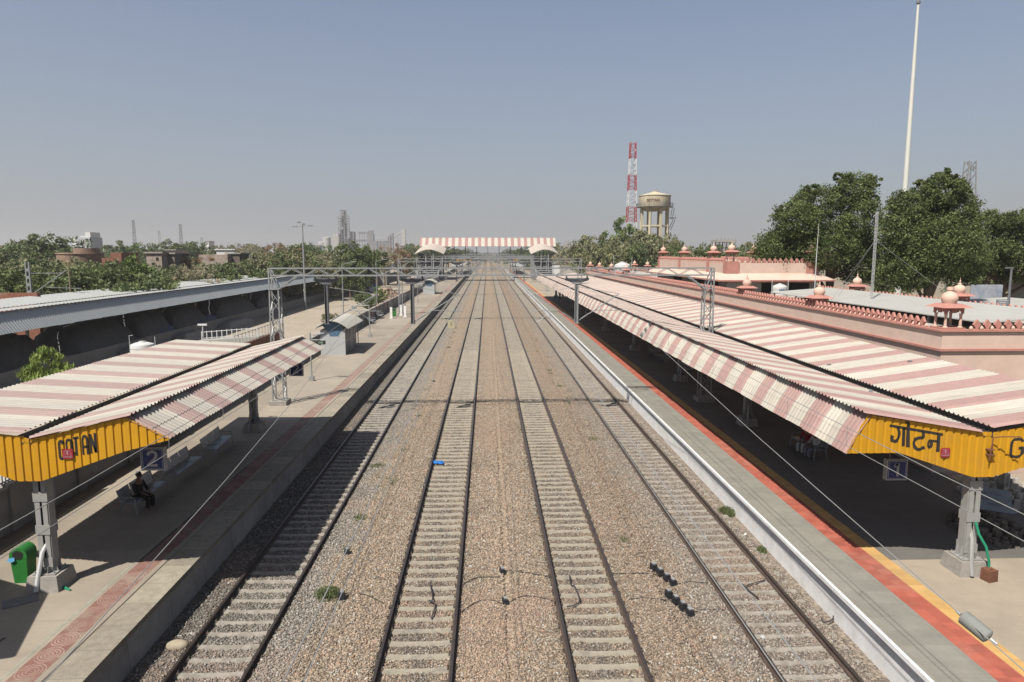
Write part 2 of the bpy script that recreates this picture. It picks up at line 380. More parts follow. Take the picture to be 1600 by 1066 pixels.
tl = ['railway track along the grey stone platform at left, half in canopy shade', 'second railway track from the left platform, clean pale sleepers, blue rag lying on it', 'third railway track from the left, pale sleepers, curved black cable between its rails', 'railway track along the white-edged platform with red band, sleepers buried in ballast']
for k, tx in enumerate(TX):
    t = thing('railway_track', tl[k], 'railway track', (tx, 11.8, 0), 'railway tracks')
    for s in (-1, 1):
        mb = MB(); p = [(x+tx+s*.8725, z) for x, z in railp]
        mb.prism(p, 'y', 2, 2600); mb.m = [0]*len(mb.f)
        for i in range(6, 10): mb.m[2+i] = 1 if i in (7,) else mb.m[2+i]
        obj('rail', mb, [M_RAILS, M_RAILT], t, smooth=0)
    kk = 1 if k in (1, 2) else 0
    for i in range(100):
        o = link('sleeper', SLME[kk], t); o.location = (R.uniform(-.02, .02), i*.575+R.uniform(-.012, .012), R.uniform(-.008, .006)); o.rotation_euler = (0, R.uniform(-.004, .004), R.uniform(-.006, .006))
    mb = MB()
    for i in range(100, 590):
        mb.add([(v[0]+tx, v[1]+11.8+i*.575, v[2]) for v in slmb.v], slmb.f)
    o = obj('distant_sleepers', mb, sleeper_mat('sleeper_far', (.335, .30, .24), (.26, .23, .19), .5), t, smooth=0); o['kind'] = 'stuff'
    mb = MB()
    for i in range(60):
        for s in (-1, 1):
            for d in (-.1, .1):
                mb.tube([(tx+s*.8725+d, 11.72+i*.575, -.13), (tx+s*.8725+d*1.1, 11.8+i*.575, -.095), (tx+s*.8725+d*.8, 11.88+i*.575, -.125)], .014, 4)
    o = obj('rail_clips', mb, M_RAILS, t, smooth=0); o['kind'] = 'stuff'

# ------------------------------------------------------------------ platforms
PZ = .8
def plat_mat(name, col, col2):
    m = mat(name, col, .9, .10, 1.2, col2=col2, c2amt=.6, c2scale=.45, bump=.15, bscale=30)
    def fn(t, src):
        f = step(t, noise(t, .22, 6), .45, .62); s1 = mixc(t, math_(t, 'MULTIPLY', f, .35), src, [c*.72*ALB for c in col])
        mp = t.nodes.new('ShaderNodeTexNoise'); mp.inputs['Scale'].default_value = 1.0; mp.inputs['Detail'].default_value = 5
        mm = t.nodes.new('ShaderNodeMapping'); mm.inputs['Scale'].default_value = (.35, 5, 1); t.links.new(t.nodes.new('ShaderNodeNewGeometry').outputs['Position'], mm.inputs[0]); t.links.new(mm.outputs[0], mp.inputs[0])
        f2 = step(t, mp.outputs['Fac'], .58, .72)
        return mixc(t, math_(t, 'MULTIPLY', f2, .18), s1, [c*.6*ALB for c in col])
    return after(m, fn)
def joints(m, bx, by, amt=.35, w=.02, ox=0, jit=.12):
    """paving-slab joints and per-slab tone, bx/by in metres"""
    def fn(t, src):
        X, Y, Z = xyz(t)
        ux = math_(t, 'DIVIDE', math_(t, 'SUBTRACT', X, ox), bx); uy = math_(t, 'DIVIDE', Y, by)
        fx = math_(t, 'FRACT', ux); fy = math_(t, 'FRACT', uy)
        jx = math_(t, 'LESS_THAN', fx, w/bx); jy = math_(t, 'LESS_THAN', fy, w/by); j = math_(t, 'MAXIMUM', jx, jy)
        wn = t.nodes.new('ShaderNodeTexWhiteNoise'); wn.noise_dimensions = '2D'
        cx = t.nodes.new('ShaderNodeCombineXYZ'); t.links.new(math_(t, 'FLOOR', ux), cx.inputs[0]); t.links.new(math_(t, 'FLOOR', uy), cx.inputs[1]); t.links.new(cx.outputs[0], wn.inputs['Vector'])
        s = mixc(t, 1.0, src, mixc(t, wn.outputs['Value'], (1-jit,)*3, (1+jit,)*3), 'MULTIPLY')
        return mixc(t, math_(t, 'MULTIPLY', j, amt), s, (.08, .07, .06))
    return after(m, fn)
M_PL = plat_mat('platform_concrete', (.40, .335, .255), (.31, .265, .205))
M_PLL = joints(plat_mat('platform_concrete_b', (.355, .305, .24), (.27, .23, .185)), 3.2, 4.0, .3, .02)
M_PAVE = joints(mat('grey_paving', (.265, .255, .215), .9, .12, 2.5, col2=(.31, .29, .24), c2amt=.6, bump=.3, bscale=50), .56, .62, .22, .012, 9.26, .07)
M_REDT = joints(mat('red_tile', (.43, .115, .075), .8, .14, 3, col2=(.43, .22, .16), c2amt=.7, bump=.4, bscale=70), .31, .31, .15, .012, 10.5, .16)
M_YELT = joints(mat('yellow_tactile_tile', (.60, .365, .13), .8, .12, 3, col2=(.5, .36, .2), c2amt=.5, bump=.4, bscale=70), .40, .31, .15, .012, 11.15, .10)
M_WASH = mat('whitewash', (.64, .63, .62), .85, .10, 2.5, col2=(.42, .39, .35), c2amt=.45, c2scale=1.5, k=.85)
M_EDGE = joints(mat('rough_stone_edge', (.30, .265, .205), .95, .22, 5, col2=(.38, .345, .275), c2amt=.7, c2scale=3, bump=.6, bscale=25), 1.4, 1.05, .45, .022, -8.4, .16)
M_STWALL = joints(mat('platform_wall_stone', (.30, .285, .26), .95, .2, 1.8, col2=(.42, .40, .36), c2amt=.6, c2scale=1.2, bump=.5, bscale=14), 30, 2.2, .5, .03, -30, .1)
def red_band_mat():
    m = mat('red_painted_band', (.25, .125, .10), .9, .15, 4, col2=(.27, .20, .15), c2amt=.75, c2scale=1.6)
    def fn(t, src):
        X, Y, Z = xyz(t)
        dx = math_(t, 'SUBTRACT', X, -9.7); dy = math_(t, 'MULTIPLY', math_(t, 'SUBTRACT', math_(t, 'FRACT', math_(t, 'DIVIDE', Y, .62)), .5), .62)
        d = math_(t, 'SQRT', math_(t, 'ADD', math_(t, 'MULTIPLY', dx, dx), math_(t, 'MULTIPLY', dy, dy)))
        ring = math_(t, 'GREATER_THAN', math_(t, 'SINE', math_(t, 'MULTIPLY', d, 95)), .35)
        f = math_(t, 'MULTIPLY', ring, math_(t, 'MULTIPLY', step(t, noise(t, 1.3), .35, .6), math_(t, 'LESS_THAN', d, .31)))
        s = mixc(t, math_(t, 'MULTIPLY', f, .8), src, (.27, .20, .165))
        far = step(t, noise(t, .5, 4), .5, .62)
        s = mixc(t, math_(t, 'MULTIPLY', math_(t, 'LESS_THAN', noise(t, 9.0, 4), .44), .35), s, (.10, .05, .04))
        return mixc(t, math_(t, 'MULTIPLY', math_(t, 'MAXIMUM', far, step(t, Y, 24, 60)), .55), s, (.20, .165, .13))
    return after(m, fn)
M_REDB = red_band_mat()
Y0, Y1 = 3, 360
p = MB()
def strip(mb, x0, x1, z, mi, ya=Y0, yb=Y1): mb.quad((x0, ya, z), (x1, ya, z), (x1, yb, z), (x0, yb, z), mi)
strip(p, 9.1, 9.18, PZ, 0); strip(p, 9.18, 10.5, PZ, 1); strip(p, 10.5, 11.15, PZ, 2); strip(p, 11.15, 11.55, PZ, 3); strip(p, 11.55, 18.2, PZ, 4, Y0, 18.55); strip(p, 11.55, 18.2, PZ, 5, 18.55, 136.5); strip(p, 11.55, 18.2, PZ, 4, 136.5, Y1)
p.quad((9.1, Y0, PZ), (9.1, Y1, PZ), (9.1, Y1, PZ-.11), (9.1, Y0, PZ-.11), 0)
p.quad((9.1, Y0, PZ-.11), (9.1, Y1, PZ-.11), (9.25, Y1, PZ-.11), (9.25, Y0, PZ-.11), 0)
p.quad((9.25, Y0, PZ-.11), (9.25, Y1, PZ-.11), (9.27, Y1, -.6), (9.27, Y0, -.6), 0)
p.quad((18.2, Y0, PZ), (60, Y0, PZ), (60, 26, PZ), (18.2, 26, PZ), 4)
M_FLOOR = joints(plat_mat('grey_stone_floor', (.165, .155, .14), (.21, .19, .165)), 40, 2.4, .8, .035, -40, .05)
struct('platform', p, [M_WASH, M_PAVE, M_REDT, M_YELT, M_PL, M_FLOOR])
p = MB()
strip(p, -15.1, -10.0, PZ, 0); strip(p, -10.0, -9.4, PZ, 1); strip(p, -9.4, -9.26, PZ, 0); strip(p, -9.2, -8.4, PZ, 2)
p.quad((-9.26, Y0, PZ), (-9.26, Y1, PZ), (-9.24, Y1, PZ-.03), (-9.24, Y0, PZ-.03), 0); p.quad((-9.24, Y0, PZ-.03), (-9.24, Y1, PZ-.03), (-9.2, Y1, PZ), (-9.2, Y0, PZ), 0)
p.quad((-8.4, Y0, PZ), (-8.4, Y1, PZ), (-8.4, Y1, PZ-.14), (-8.4, Y0, PZ-.14), 2)
p.quad((-8.4, Y0, PZ-.14), (-8.4, Y1, PZ-.14), (-8.47, Y1, PZ-.14), (-8.47, Y0, PZ-.14), 2)
p.quad((-8.47, Y0, PZ-.14), (-8.47, Y1, PZ-.14), (-8.38, Y1, -.6), (-8.38, Y0, -.6), 3)
strip(p, -10.16, -10.11, PZ+.004, 4, 5, 60)
for a_, b_, c_ in ((19.2, 21.6, -10.06), (22.0, 23.2, -10.03), (26.5, 28.0, -10.05), (14.9, 15.3, -11.2)): p.quad((c_, a_, PZ+.004), (c_+.06, a_, PZ+.004), (c_+.10, b_, PZ+.004), (c_+.03, b_, PZ+.004), 5)
struct('platform', p, [M_PLL, M_REDB, M_EDGE, M_STWALL, mat('faded_green_line', (.205, .205, .165), .9, .3, 6, k=1), mat('tar_patch', (.05, .045, .04), .9, .3, 5)])
# the goods yard beyond the left platform
M_YARD = plat_mat('yard_dust', (.43, .365, .285), (.34, .28, .21))
p = MB(); p.quad((-60, 3, -.08), (-15.1, 3, -.08), (-15.1, 420, -.08), (-60, 420, -.08)); struct('goods_yard', p, M_YARD)
M_GP = mat('goods_platform_concrete', (.33, .31, .28), .9, .15, .7, bump=.2)
p = MB(); p.bx(-41.5, -34.2, 12, 330, -.08, 1.15); struct('goods_platform', p, M_GP)

# ------------------------------------------------------------------ platform canopies
def sheet_rows(ya, yb, pitch=.2, h=.046):
    out = []; y = ya
    while y < yb - .01:
        for d, k in ((0, 0), (.40, 0), (.58, 1), (.82, 1)):
            if y+d*pitch <= yb: out.append((y+d*pitch, k*h))
        y += pitch
    out.append((yb, 0)); return out
def corr(mb, a, b, ya, yb, mi=0, pitch=.2, h=.046, wob=.0):
    """corrugated sheet spanning cross-section points a->b (x,z), ribs across, running along Y"""
    d = Vector((b[0]-a[0], b[1]-a[1])).normalized(); n = Vector((-d.y, d.x))
    if n.y < 0: n = -n
    rows = sheet_rows(ya, yb, pitch, h); vs = []
    panel = 0; e = 0
    for y, k in rows:
        if int(y/1.0) != panel: panel = int(y/1.0); e = R.uniform(-.02, .02); wz_ = R.uniform(-wob, wob)
        bb = (b[0]+d.x*e, b[1]+d.y*e)
        vs += [(a[0]+n.x*k, y, a[1]+n.y*k), (bb[0]+n.x*k, y, bb[1]+n.y*k)]
    mb.add(vs, [(2*i, 2*i+1, 2*i+3, 2*i+2) for i in range(len(rows)-1)], mi)
RP = .21
def rib(x):
    u = (x/RP) % 1.0
    if u < .60: return 0.0
    if u < .70: return .03*(u-.60)/.10
    if u < .84: return .03
    return .03*(1-(u-.84)/.16)
def interp(pts, x):
    for (a, za), (b, zb) in zip(pts, pts[1:]):
        if a <= x <= b: return za+(zb-za)*(x-a)/(b-a)
    return pts[0][1] if x < pts[0][0] else pts[-1][1]
def fascia(top, bot, x0, x1, y, back=False):
    xs = set([x0, x1]); k = math.floor(x0/RP)
    while k*RP < x1:
        for u in (0, .6, .7, .84): xs.add(k*RP+u*RP)
        k += 1
    for p in top+bot: xs.add(p[0])
    xs = sorted(x for x in xs if x0 <= x <= x1); mb = MB(); vs = []
    for x in xs:
        yy = y+rib(x); vs += [(x, yy, interp(bot, x)), (x, yy, interp(top, x))]
    return mb.add(vs, [(2*i, 2*i+2, 2*i+3, 2*i+1) for i in range(len(xs)-1)])
def stroke(mb, pts, wd, yfn, closed=False, off=.006):
    """thick poly-line in the XZ plane laid on surface y=yfn(x)"""
    P = [Vector(p) for p in pts]; Q = []
    for a, b in zip(P, P[1:]):
        n = max(1, int((b-a).length/.012))
        for i in range(n): Q.append(a+(b-a)*i/n)
    Q.append(P[-1]); vs = []; k = 5
    for i, q in enumerate(Q):
        t = (Q[min(i+2, len(Q)-1)]-Q[max(i-2, 0)]).normalized(); n = Vector((-t.y, t.x))
        for j in range(k):
            s = q+n*wd*(j/(k-1)-.5); vs.append((s.x, yfn(s.x)-off, s.y))
    fs = []
    for i in range(len(Q)-1):
        for j in range(k-1): a = i*k+j; fs.append((a, a+1, a+k+1, a+k))
    mb.add(vs, fs)
def smooth_pts(pts, n=4):
    P = [Vector(p) for p in pts]; out = []
    for i in range(len(P)-1):
        p0, p1, p2, p3 = P[max(i-1, 0)], P[i], P[i+1], P[min(i+2, len(P)-1)]
        for j in range(n):
            t = j/n; out.append(.5*((2*p1)+(p2-p0)*t+(2*p0-5*p1+4*p2-p3)*t*t+(3*p1-p0-3*p2+p3)*t**3))
    out.append(P[-1]); return out
LET = {'G': [[(1, .80), (.85, .96), (.5, 1), (.15, .95), (0, .8), (0, .2), (.15, .05), (.5, 0), (.85, .05), (1, .2), (1, .48), (.62, .48)]],
       'O': [[(.5, 1), (.15, .95), (0, .8), (0, .2), (.15, .05), (.5, 0), (.85, .05), (1, .2), (1, .8), (.85, .95), (.5, 1)]],
       'T': [[(0, 1), (1, 1)], [(.5, 1), (.5, 0)]], 'A': [[(0, 0), (0, .78), (.18, .95), (.5, 1), (.82, .95), (1, .78), (1, 0)], [(0, .42), (1, .42)]],
       'N': [[(0, 0), (0, 1)], [(0, 1), (1, 0)], [(1, 0), (1, 1)]]}
def text_mesh(s, size, bold=0.0):
    cu = bpy.data.curves.new('t', 'FONT'); cu.body = s; cu.size = size; cu.align_x = 'CENTER'; cu.align_y = 'CENTER'; cu.offset = bold; cu.extrude = .002; cu.resolution_u = 4
    o = bpy.data.objects.new('t', cu); COL.objects.link(o); dg = bpy.context.evaluated_depsgraph_get()
    me = bpy.data.meshes.new_from_object(o.evaluated_get(dg)); bpy.data.objects.remove(o); return me
def text(name, s, size, m, parent, loc, rz=0, bold=0.0, tilt=math.pi/2):
    me = text_mesh(s, size, bold); me.name = name; me.materials.clear(); me.materials.append(m)
    o = link(name, me, parent); o.location = Vector(loc)-(root_of(parent).location if parent else Vector()); o.rotation_euler = (tilt, 0, rz); return o

def column_mb(x, y, z0, zt):
    mb = MB(); a = .165
    for s in (-1, 1):
        mb.bx(x+s*a-.012, x+s*a+.012, y-.13, y+.13, z0, zt)
        for q in (-1, 1): mb.bx(x+s*(a-.075)-.06, x+s*(a-.075)+.06, y+q*.142-.012, y+q*.142+.012, z0, zt)
    hs = [z0+.16, z0+1.05, z0+1.95, z0+2.75]
    for h in hs:
        if h+.3 < zt:
            mb.bx(x-a-.02, x+a+.02, y-.17, y-.155, h, h+.26); mb.bx(x-a-.02, x+a+.02, y+.155, y+.17, h, h+.26)
    mb.bx(x-.29, x+.29, y-.29, y+.29, z0, z0+.025)
    for s in (-1, 1):
        mb.prism([(x+s*(a+.012), z0+.025), (x+s*.28, z0+.025), (x+s*(a+.012), z0+.34)], 'y', y-.1, y-.085); mb.prism([(x+s*(a+.012), z0+.025), (x+s*.28, z0+.025), (x+s*(a+.012), z0+.34)], 'y', y+.085, y+.1)
        mb.bx(x+s*.09-.006, x+s*.09+.006, y-.27, y-.155, z0+.025, z0+.2)
        for q in (-1, 1): mb.lathe([(.02, 0), (.02, .06)], (x+s*.24, y+q*.24, z0+.02), 6)
    return mb
def canopy(root, xv, sgn, peak, skirt, wing, y0, y1, mstripe, cols, gut):
    """sgn=-1: track side at smaller x.  peak/skirt/wing/gut are (x,z)"""
    mb = MB(); corr(mb, (xv, gut[2]), (peak[0]+sgn*.12, peak[1]+.06), y0-.08, y1, wob=.01); corr_name = obj('roof_sheet', mb, mstripe, root, smooth=0)
    mb = MB(); corr(mb, (gut[0], gut[1]), wing, y0-.08, y1, wob=.01); obj('roof_sheet', mb, mstripe, root, smooth=0)
    mb = MB(); q = (peak[0]+(skirt[0]-peak[0])*.55, peak[1]-.03+(skirt[1]-peak[1]+.03)*.55)
    corr(mb, (peak[0]-sgn*.12, peak[1]+.02), (q[0]+(skirt[0]-q[0])*.06, q[1]+(skirt[1]-q[1])*.06+.012), y0-.02, y1); corr(mb, (q[0], q[1]-.01), skirt, y0-.02, y1)
    obj('skirt_sheet', mb, mstripe, root, smooth=0)
    mb = MB(); zb = min(gut[1], gut[2])-.12
    mb.bx(min(xv, gut[0])-.10, max(xv, gut[0])+.10, y0, y1, zb-.012, zb); e_ = gut[0]+(.08 if sgn < 0 else -.01); mb.bx(e_-.006, e_+.006, y0, y1, zb+.001, gut[1]-.025+(.01 if sgn < 0 else 0))
    obj('gutter', mb, mat('gutter_shade_steel', (.05, .047, .042), .8, .25, 5), root)  # near-black colour stands for the shade inside the valley gap
    for i, yc in enumerate(cols):
        xc = (xv+gut[0])/2+.04; c = obj('column', column_mb(xc, yc, PZ+.42, zb-.02), M_COLUMN, root)
        mb = MB(); mb.box((xc, yc, PZ+.205), (.86, .86, .41), 0, 0, .86); obj('plinth', mb, M_PLINTH, c)
        mb = MB(); mb.tube([(xc+.02, yc-.03, zb), (xc+.02, yc-.03, PZ+1.25), (xc-.03, yc-.22, PZ+1.0), (xc-.1, yc-.36, PZ+.4), (xc-.12, yc-.46, PZ+.05)], .055, 8); obj('downpipe', mb, M_PVC if i == 0 and sgn > 0 else M_COLUMN, c)
        mb = MB()
        for s2, e in ((1, (peak[0]-sgn*.2, peak[1]-.12)), (1, (wing[0]+sgn*.2, wing[1]-.12))):
            mb.bar((xc, yc, zb-.06), (e[0], yc, e[1]), .11); mb.bar((xc, yc, zb-.9), (xc+(e[0]-xc)*.6, yc, zb-.06+(e[1]-zb)*.6-.05), .08)
        mb.bar((peak[0]-sgn*.2, yc, peak[1]-.1), (skirt[0]-sgn*.05, yc, skirt[1]-.03), .06); obj('truss_arm', mb, M_COLUMN, root)
    mb = MB()
    for k in range(4):
        for e, s in (((peak[0], peak[1]), 0), ((wing[0], wing[1]), 1)):
            f = .12+.26*k; mb.bar((xv+(e[0]-xv)*f, y0+.05, gut[2]-.07+(e[1]-gut[2])*f), (xv+(e[0]-xv)*f, y1-.05, gut[2]-.07+(e[1]-gut[2])*f), .05)
    obj('purlins', mb, M_COLUMN, root)
FY = 17.45
# right canopy (platform 1)
rc = thing('platform_canopy', 'long red and white striped platform canopy with yellow end board reading Hindi name, numbered 1', 'canopy', (13.25, FY, PZ))
canopy(rc, 13.1, -1, (9.98, 5.36), (9.47, 4.31), (17.1, 5.52), FY, 136, M_STRIPE, [17.85, 34.2, 46.5, 61.5, 77, 92, 107, 122, 134], (13.32, 5.0, 4.87))
topR = [(9.47, 4.31), (9.97, 5.33), (13.15, 4.84), (13.42, 4.84), (17.0, 5.36), (17.15, 5.36)]
topR = [(9.47, 4.36), (9.98, 5.36), (13.1, 4.86), (13.5, 4.86), (17.0, 5.46)]
botR = [(9.47, 4.31), (10.9, 4.31), (12.95, 3.62), (13.5, 3.62), (15.6, 4.26), (17.0, 4.3)]
fa = obj('end_board', fascia(topR, botR, 9.47, 17.0, FY), M_YEL, rc, smooth=0)
# left canopy (platform 2)
lc = thing('platform_canopy', 'short red and white striped platform canopy with yellow end board reading GOTAN, numbered 2', 'canopy', (-11.75, FY, PZ))
canopy(lc, -11.62, 1, (-9.17, 5.45), (-8.12, 4.87), (-15.35, 5.29), FY, 34.3, M_STRIPE_LEFT, [17.85, 34.0], (-11.74, 5.08, 4.93))
topL = [(-15.3, 5.26), (-11.8, 4.98), (-11.6, 4.90), (-9.17, 5.45), (-8.12, 4.9)]
botL = [(-15.3, 4.7), (-13.2, 4.25), (-12.0, 3.8), (-11.4, 3.8), (-9.3, 4.55), (-8.12, 4.85)]
fl = obj('end_board', fascia(topL, botL, -15.3, -8.12, FY), M_YEL, lc, smooth=0)
yf = lambda x: FY+rib(x)
def fp(px, py): v = atY(px, py, FY); return (v.x, v.z)
def letter(mb, ch, x0, x1, zt0, zb0, zt1, zb1, wd):
    for pl in LET[ch]:
        pts = [(x0+(x1-x0)*u, (zb0+(zt0-zb0)*v)*(1-u)+(zb1+(zt1-zb1)*v)*u) for u, v in pl]
        stroke(mb, pts, wd, yf)
mb = MB()
Lpx = lambda x: 60+x/10.657
for ch, xa, xb, ta, ba, tb, bb in (('G', 338, 402, 425, 725, 410, 712), ('O', 455, 542, 400, 690, 385, 676), ('T', 565, 668, 378, 668, 358, 655), ('A', 722, 806, 335, 650, 330, 640), ('N', 855, 938, 300, 628, 285, 608)):
    q = [fp(60+x/10.657, 650+y/10.657) for x, y in ((xa, ta), (xa, ba), (xb, tb), (xb, bb))]
    letter(mb, ch, q[0][0], q[2][0], q[0][1], q[1][1], q[2][1], q[3][1], .064)
obj('station_name', mb, M_BLACK, fl, smooth=0)
mb = MB(); hp = lambda P: [fp(1370+x/8.2, 640+y/8.2) for x, y in P]
for P, sm, wd in (([(165, 205), (845, 322)], 0, .07), ([(272, 225), (288, 290), (280, 360), (245, 405), (205, 400), (190, 365), (205, 335)], 1, .088), ([(345, 240), (337, 470)], 0, .085),
                  ([(402, 215), (402, 485)], 0, .085), ([(365, 165), (395, 165), (412, 190), (410, 240)], 1, .055), ([(603, 285), (598, 365)], 0, .06), ([(605, 365), (530, 365), (485, 400), (478, 455), (510, 505), (560, 508), (612, 482)], 1, .082),
                  ([(795, 315), (783, 545)], 0, .085), ([(785, 408), (700, 402)], 0, .06), ([(705, 400), (668, 410), (660, 465), (680, 488), (700, 455), (698, 410)], 1, .07)):
    pts = hp(P); stroke(mb, smooth_pts(pts) if sm else pts, wd, yf)
obj('station_name', mb, M_BLACK, fa, smooth=0); mb = MB()
x0, z0 = fp(1581, 687); x1, z1 = fp(1597, 715)
for i, ch in enumerate('GOTAN'): letter(mb, ch, x0+i*.46, x1+i*.46, z0+i*.06, z1+i*.06, z0+.03+i*.06, z1+.03+i*.06, .075)
obj('station_name', mb, M_BLACK, fa, smooth=0)
# caution plates on the end boards
def caution(parent, px, py, s):
    v = atY(px, py, FY); x, z = v.x, v.z; mb = MB()
    mb.prism([(x-s*.5, z-s*.38), (x-s*.3, z-s*.5), (x+s*.3, z-s*.5), (x+s*.5, z-s*.38), (x+s*.5, z+s*.42), (x+s*.38, z+s*.5), (x-s*.38, z+s*.5), (x-s*.5, z+s*.42)], 'y', FY-.035, FY-.02)
    pl = obj('caution_plate', mb, M_REDP, parent)
    text('caution_text', '25000 V', s*.2, M_PLW, pl, (x, FY-.038, z+s*.3), 0, .001)
    text('caution_text', 'DANGER', s*.22, M_PLW, pl, (x, FY-.038, z-s*.3), 0, .002)
    mb = MB(); mb.prism([(x-.02, z+.07), (x+.03, z+.07), (x+.008, z+.012), (x+.03, z+.012), (x-.018, z-.07), (x-.002, z-.005), (x-.028, z-.005)], 'y', FY-.041, FY-.036)
    for q in (-1, 1): mb.bx(x+q*s*.3-s*.12, x+q*s*.3+s*.12, FY-.041, FY-.036, z+s*.06, z+s*.10); mb.bx(x+q*s*.3-s*.12, x+q*s*.3+s*.12, FY-.041, FY-.036, z-s*.12, z-s*.08)
    obj('warning_symbol', mb, M_PLW, pl)
caution(fl, 107, 709, .26); caution(fa, 1476, 707, .25)
# rusty lamp bracket on the right end board
br = thing('lamp_bracket', 'rusty bent iron lamp bracket on yellow end board left of the letter G', 'bracket', tuple(atY(1548, 705, FY-.03)))
a, b, c, d = [atY(px, py, FY-.12) for px, py in ((1546, 719), (1552, 684), (1560, 681), (1580, 677))]
d.y -= .35; c.y -= .1
mb = MB(); mb.tube([a, b, c, d], .018, 6); obj('arm', mb, M_RUST, br)
mb = MB()
for py in (703, 711): v = atY(1549, py, FY-.10); mb.bx(v.x-.09, v.x+.09, FY-.13, FY+.02, v.z-.012, v.z+.012)
obj('clamp', mb, M_RUST, br)
# hose and brick at the right column
tag(obj('hose', MB().tube([(13.27, 17.62, 2.3), (13.3, 17.5, 2.0), (13.42, 17.35, 1.7), (13.5, 17.3, 1.3), (13.5, 17.27, .95)], .035, 8), M_HOSE), 'green hose hanging from right steel column down to red block', 'hose')
mb = MB(); mb.box((13.5, 17.25, PZ+.16), (.3, .28, .32), 0, .25, .96); mb.box((13.46, 17.22, PZ+.34), (.16, .12, .05), 0, .5, .8)
tag(obj('brick_block', mb, M_RUST), 'rough red block on platform below the green hose', 'block')
mb = MB(); mb.tube([(-11.35, 17.7, PZ+.05), (-11.15, 17.62, PZ+.03), (-10.95, 17.5, PZ+.03)], [.05, .04, .02], 6)
tag(obj('hose_end', mb, M_HOSE), 'short green hose end lying by the plinth of the left column', 'hose')

# number boards hanging under the canopies
def number_board(label, digit, c, s, rz, zt):
    t = thing('platform_sign', label, 'sign', (c[0], c[1], c[2]-s/2), None, rz)
    mb = MB(); mb.box((0, 0, s/2), (s, .16, s)); obj('box', mb, M_GALV, t, False)
    mb = MB(); mb.bx(-s*.47, s*.47, -.085, -.081, s*.03, s*.97); obj('border', mb, M_WHITE, t, False)
    mb = MB(); mb.bx(-s*.45, s*.45, -.089, -.086, s*.05, s*.95); obj('face', mb, M_BLUE, t, False)
    mb = MB()
    for ax, az, ex, ez in ((-.40, .10, .40, .10), (-.40, .90, .40, .90), (-.40, .10, -.40, .90), (.40, .10, .40, .90)): mb.bar((ax*s, -.09, az*s), (ex*s, -.09, ez*s), .007)
    obj('inner_line', mb, M_WHITE, t, False)
    P = {'1': [[(-.14, .66), (.0, .76)], [(-.12, .73), (.04, .78)], [(.03, .82), (.03, .2)]], '2': [[(-.18, .66), (-.13, .77), (.02, .82), (.15, .75), (.16, .62), (.06, .47), (-.1, .33), (-.19, .23), (.2, .23)]]}[digit]
    mb = MB()
    for k, p in enumerate(P): stroke(mb, [(x*s, z*s) for x, z in (smooth_pts(p, 3) if digit == '2' and k == 0 and False else p)], .115*s, lambda x: -.088, off=.003)
    obj('numeral', mb, mat('numeral_white', (.45, .46, .5), .6, .06, 4), t, False, smooth=0)
    mb = MB(); h = zt-c[2]-s/2
    for q in (-1, 1): mb.tube([(q*s*.3, 0, s), (q*s*.3, 0, s+h)], .012, 6)
    obj('hanger', mb, M_GALV, t, False)
number_board('blue sign with white numeral 2 under yellow GOTAN board', '2', tuple(atY(240.5, 716, 18.9)), .66, .0, 5.3)
number_board('blue sign with white numeral 1 under yellow Hindi board', '1', tuple(atY(1399, 733, 18.9)), .62, .0, 5.0)
number_board('dark sign with numeral 2 under far corner of the short striped canopy', '2', tuple(atY(463, 577, 33.6)), .66, .0, 5.3)

for i, (px, py, lab) in enumerate(((1421, 577, 'dark scrap lying on right wing of the long striped roof'), (1361, 602, 'dark scrap by the valley of the long striped roof'), (1296, 565, 'small scrap on right wing of long striped roof, farthest up'))):
    d = FW + RT*((px-800)/F) - UP*((py-533)/F); k_ = (5.14+.05*i-HC)/d.z; p = Vector((0, 0, HC))+d*k_; zr_ = 5.0+(p.x-13.32)*(5.52-5.0)/(17.1-13.32) if p.x > 13.4 else 4.95
    mb = MB(); mb.box((p.x, p.y, max(zr_, 4.9)+.06), (.16, .12, .06), 0, i, .6); tag(obj('roof_debris', mb, M_GALVD), lab, 'debris')
# stair roof of the near footbridge, left of the frame (throws the corner shadow)
t = thing('stair_shelter', 'pink striped stair shelter roof of the near footbridge, beside the short striped canopy', 'shelter', (-13.6, 13.4, PZ))
mb = MB(); mb.add([(-16.2, 16.3, 5.05), (-13.3, 15.0, 5.0), (-12.5, 11.8, 5.6), (-15.5, 11.0, 5.6), (-16.2, 16.3, 5.15), (-13.3, 15.0, 5.1), (-12.5, 11.8, 5.7), (-15.5, 11.0, 5.7)], [(0, 1, 2, 3), (4, 5, 6, 7), (0, 1, 5, 4), (1, 2, 6, 5), (2, 3, 7, 6), (3, 0, 4, 7)]); obj('roof', mb, M_STRIPE_LEFT, t)
for x, y in ((-13.6, 14.5), (-12.9, 12.2), (-15.6, 15.6), (-15.2, 11.6)): obj('post', MB().tube([(x, y, PZ), (x, y, 5.2)], .07, 8), M_COLUMN, t)

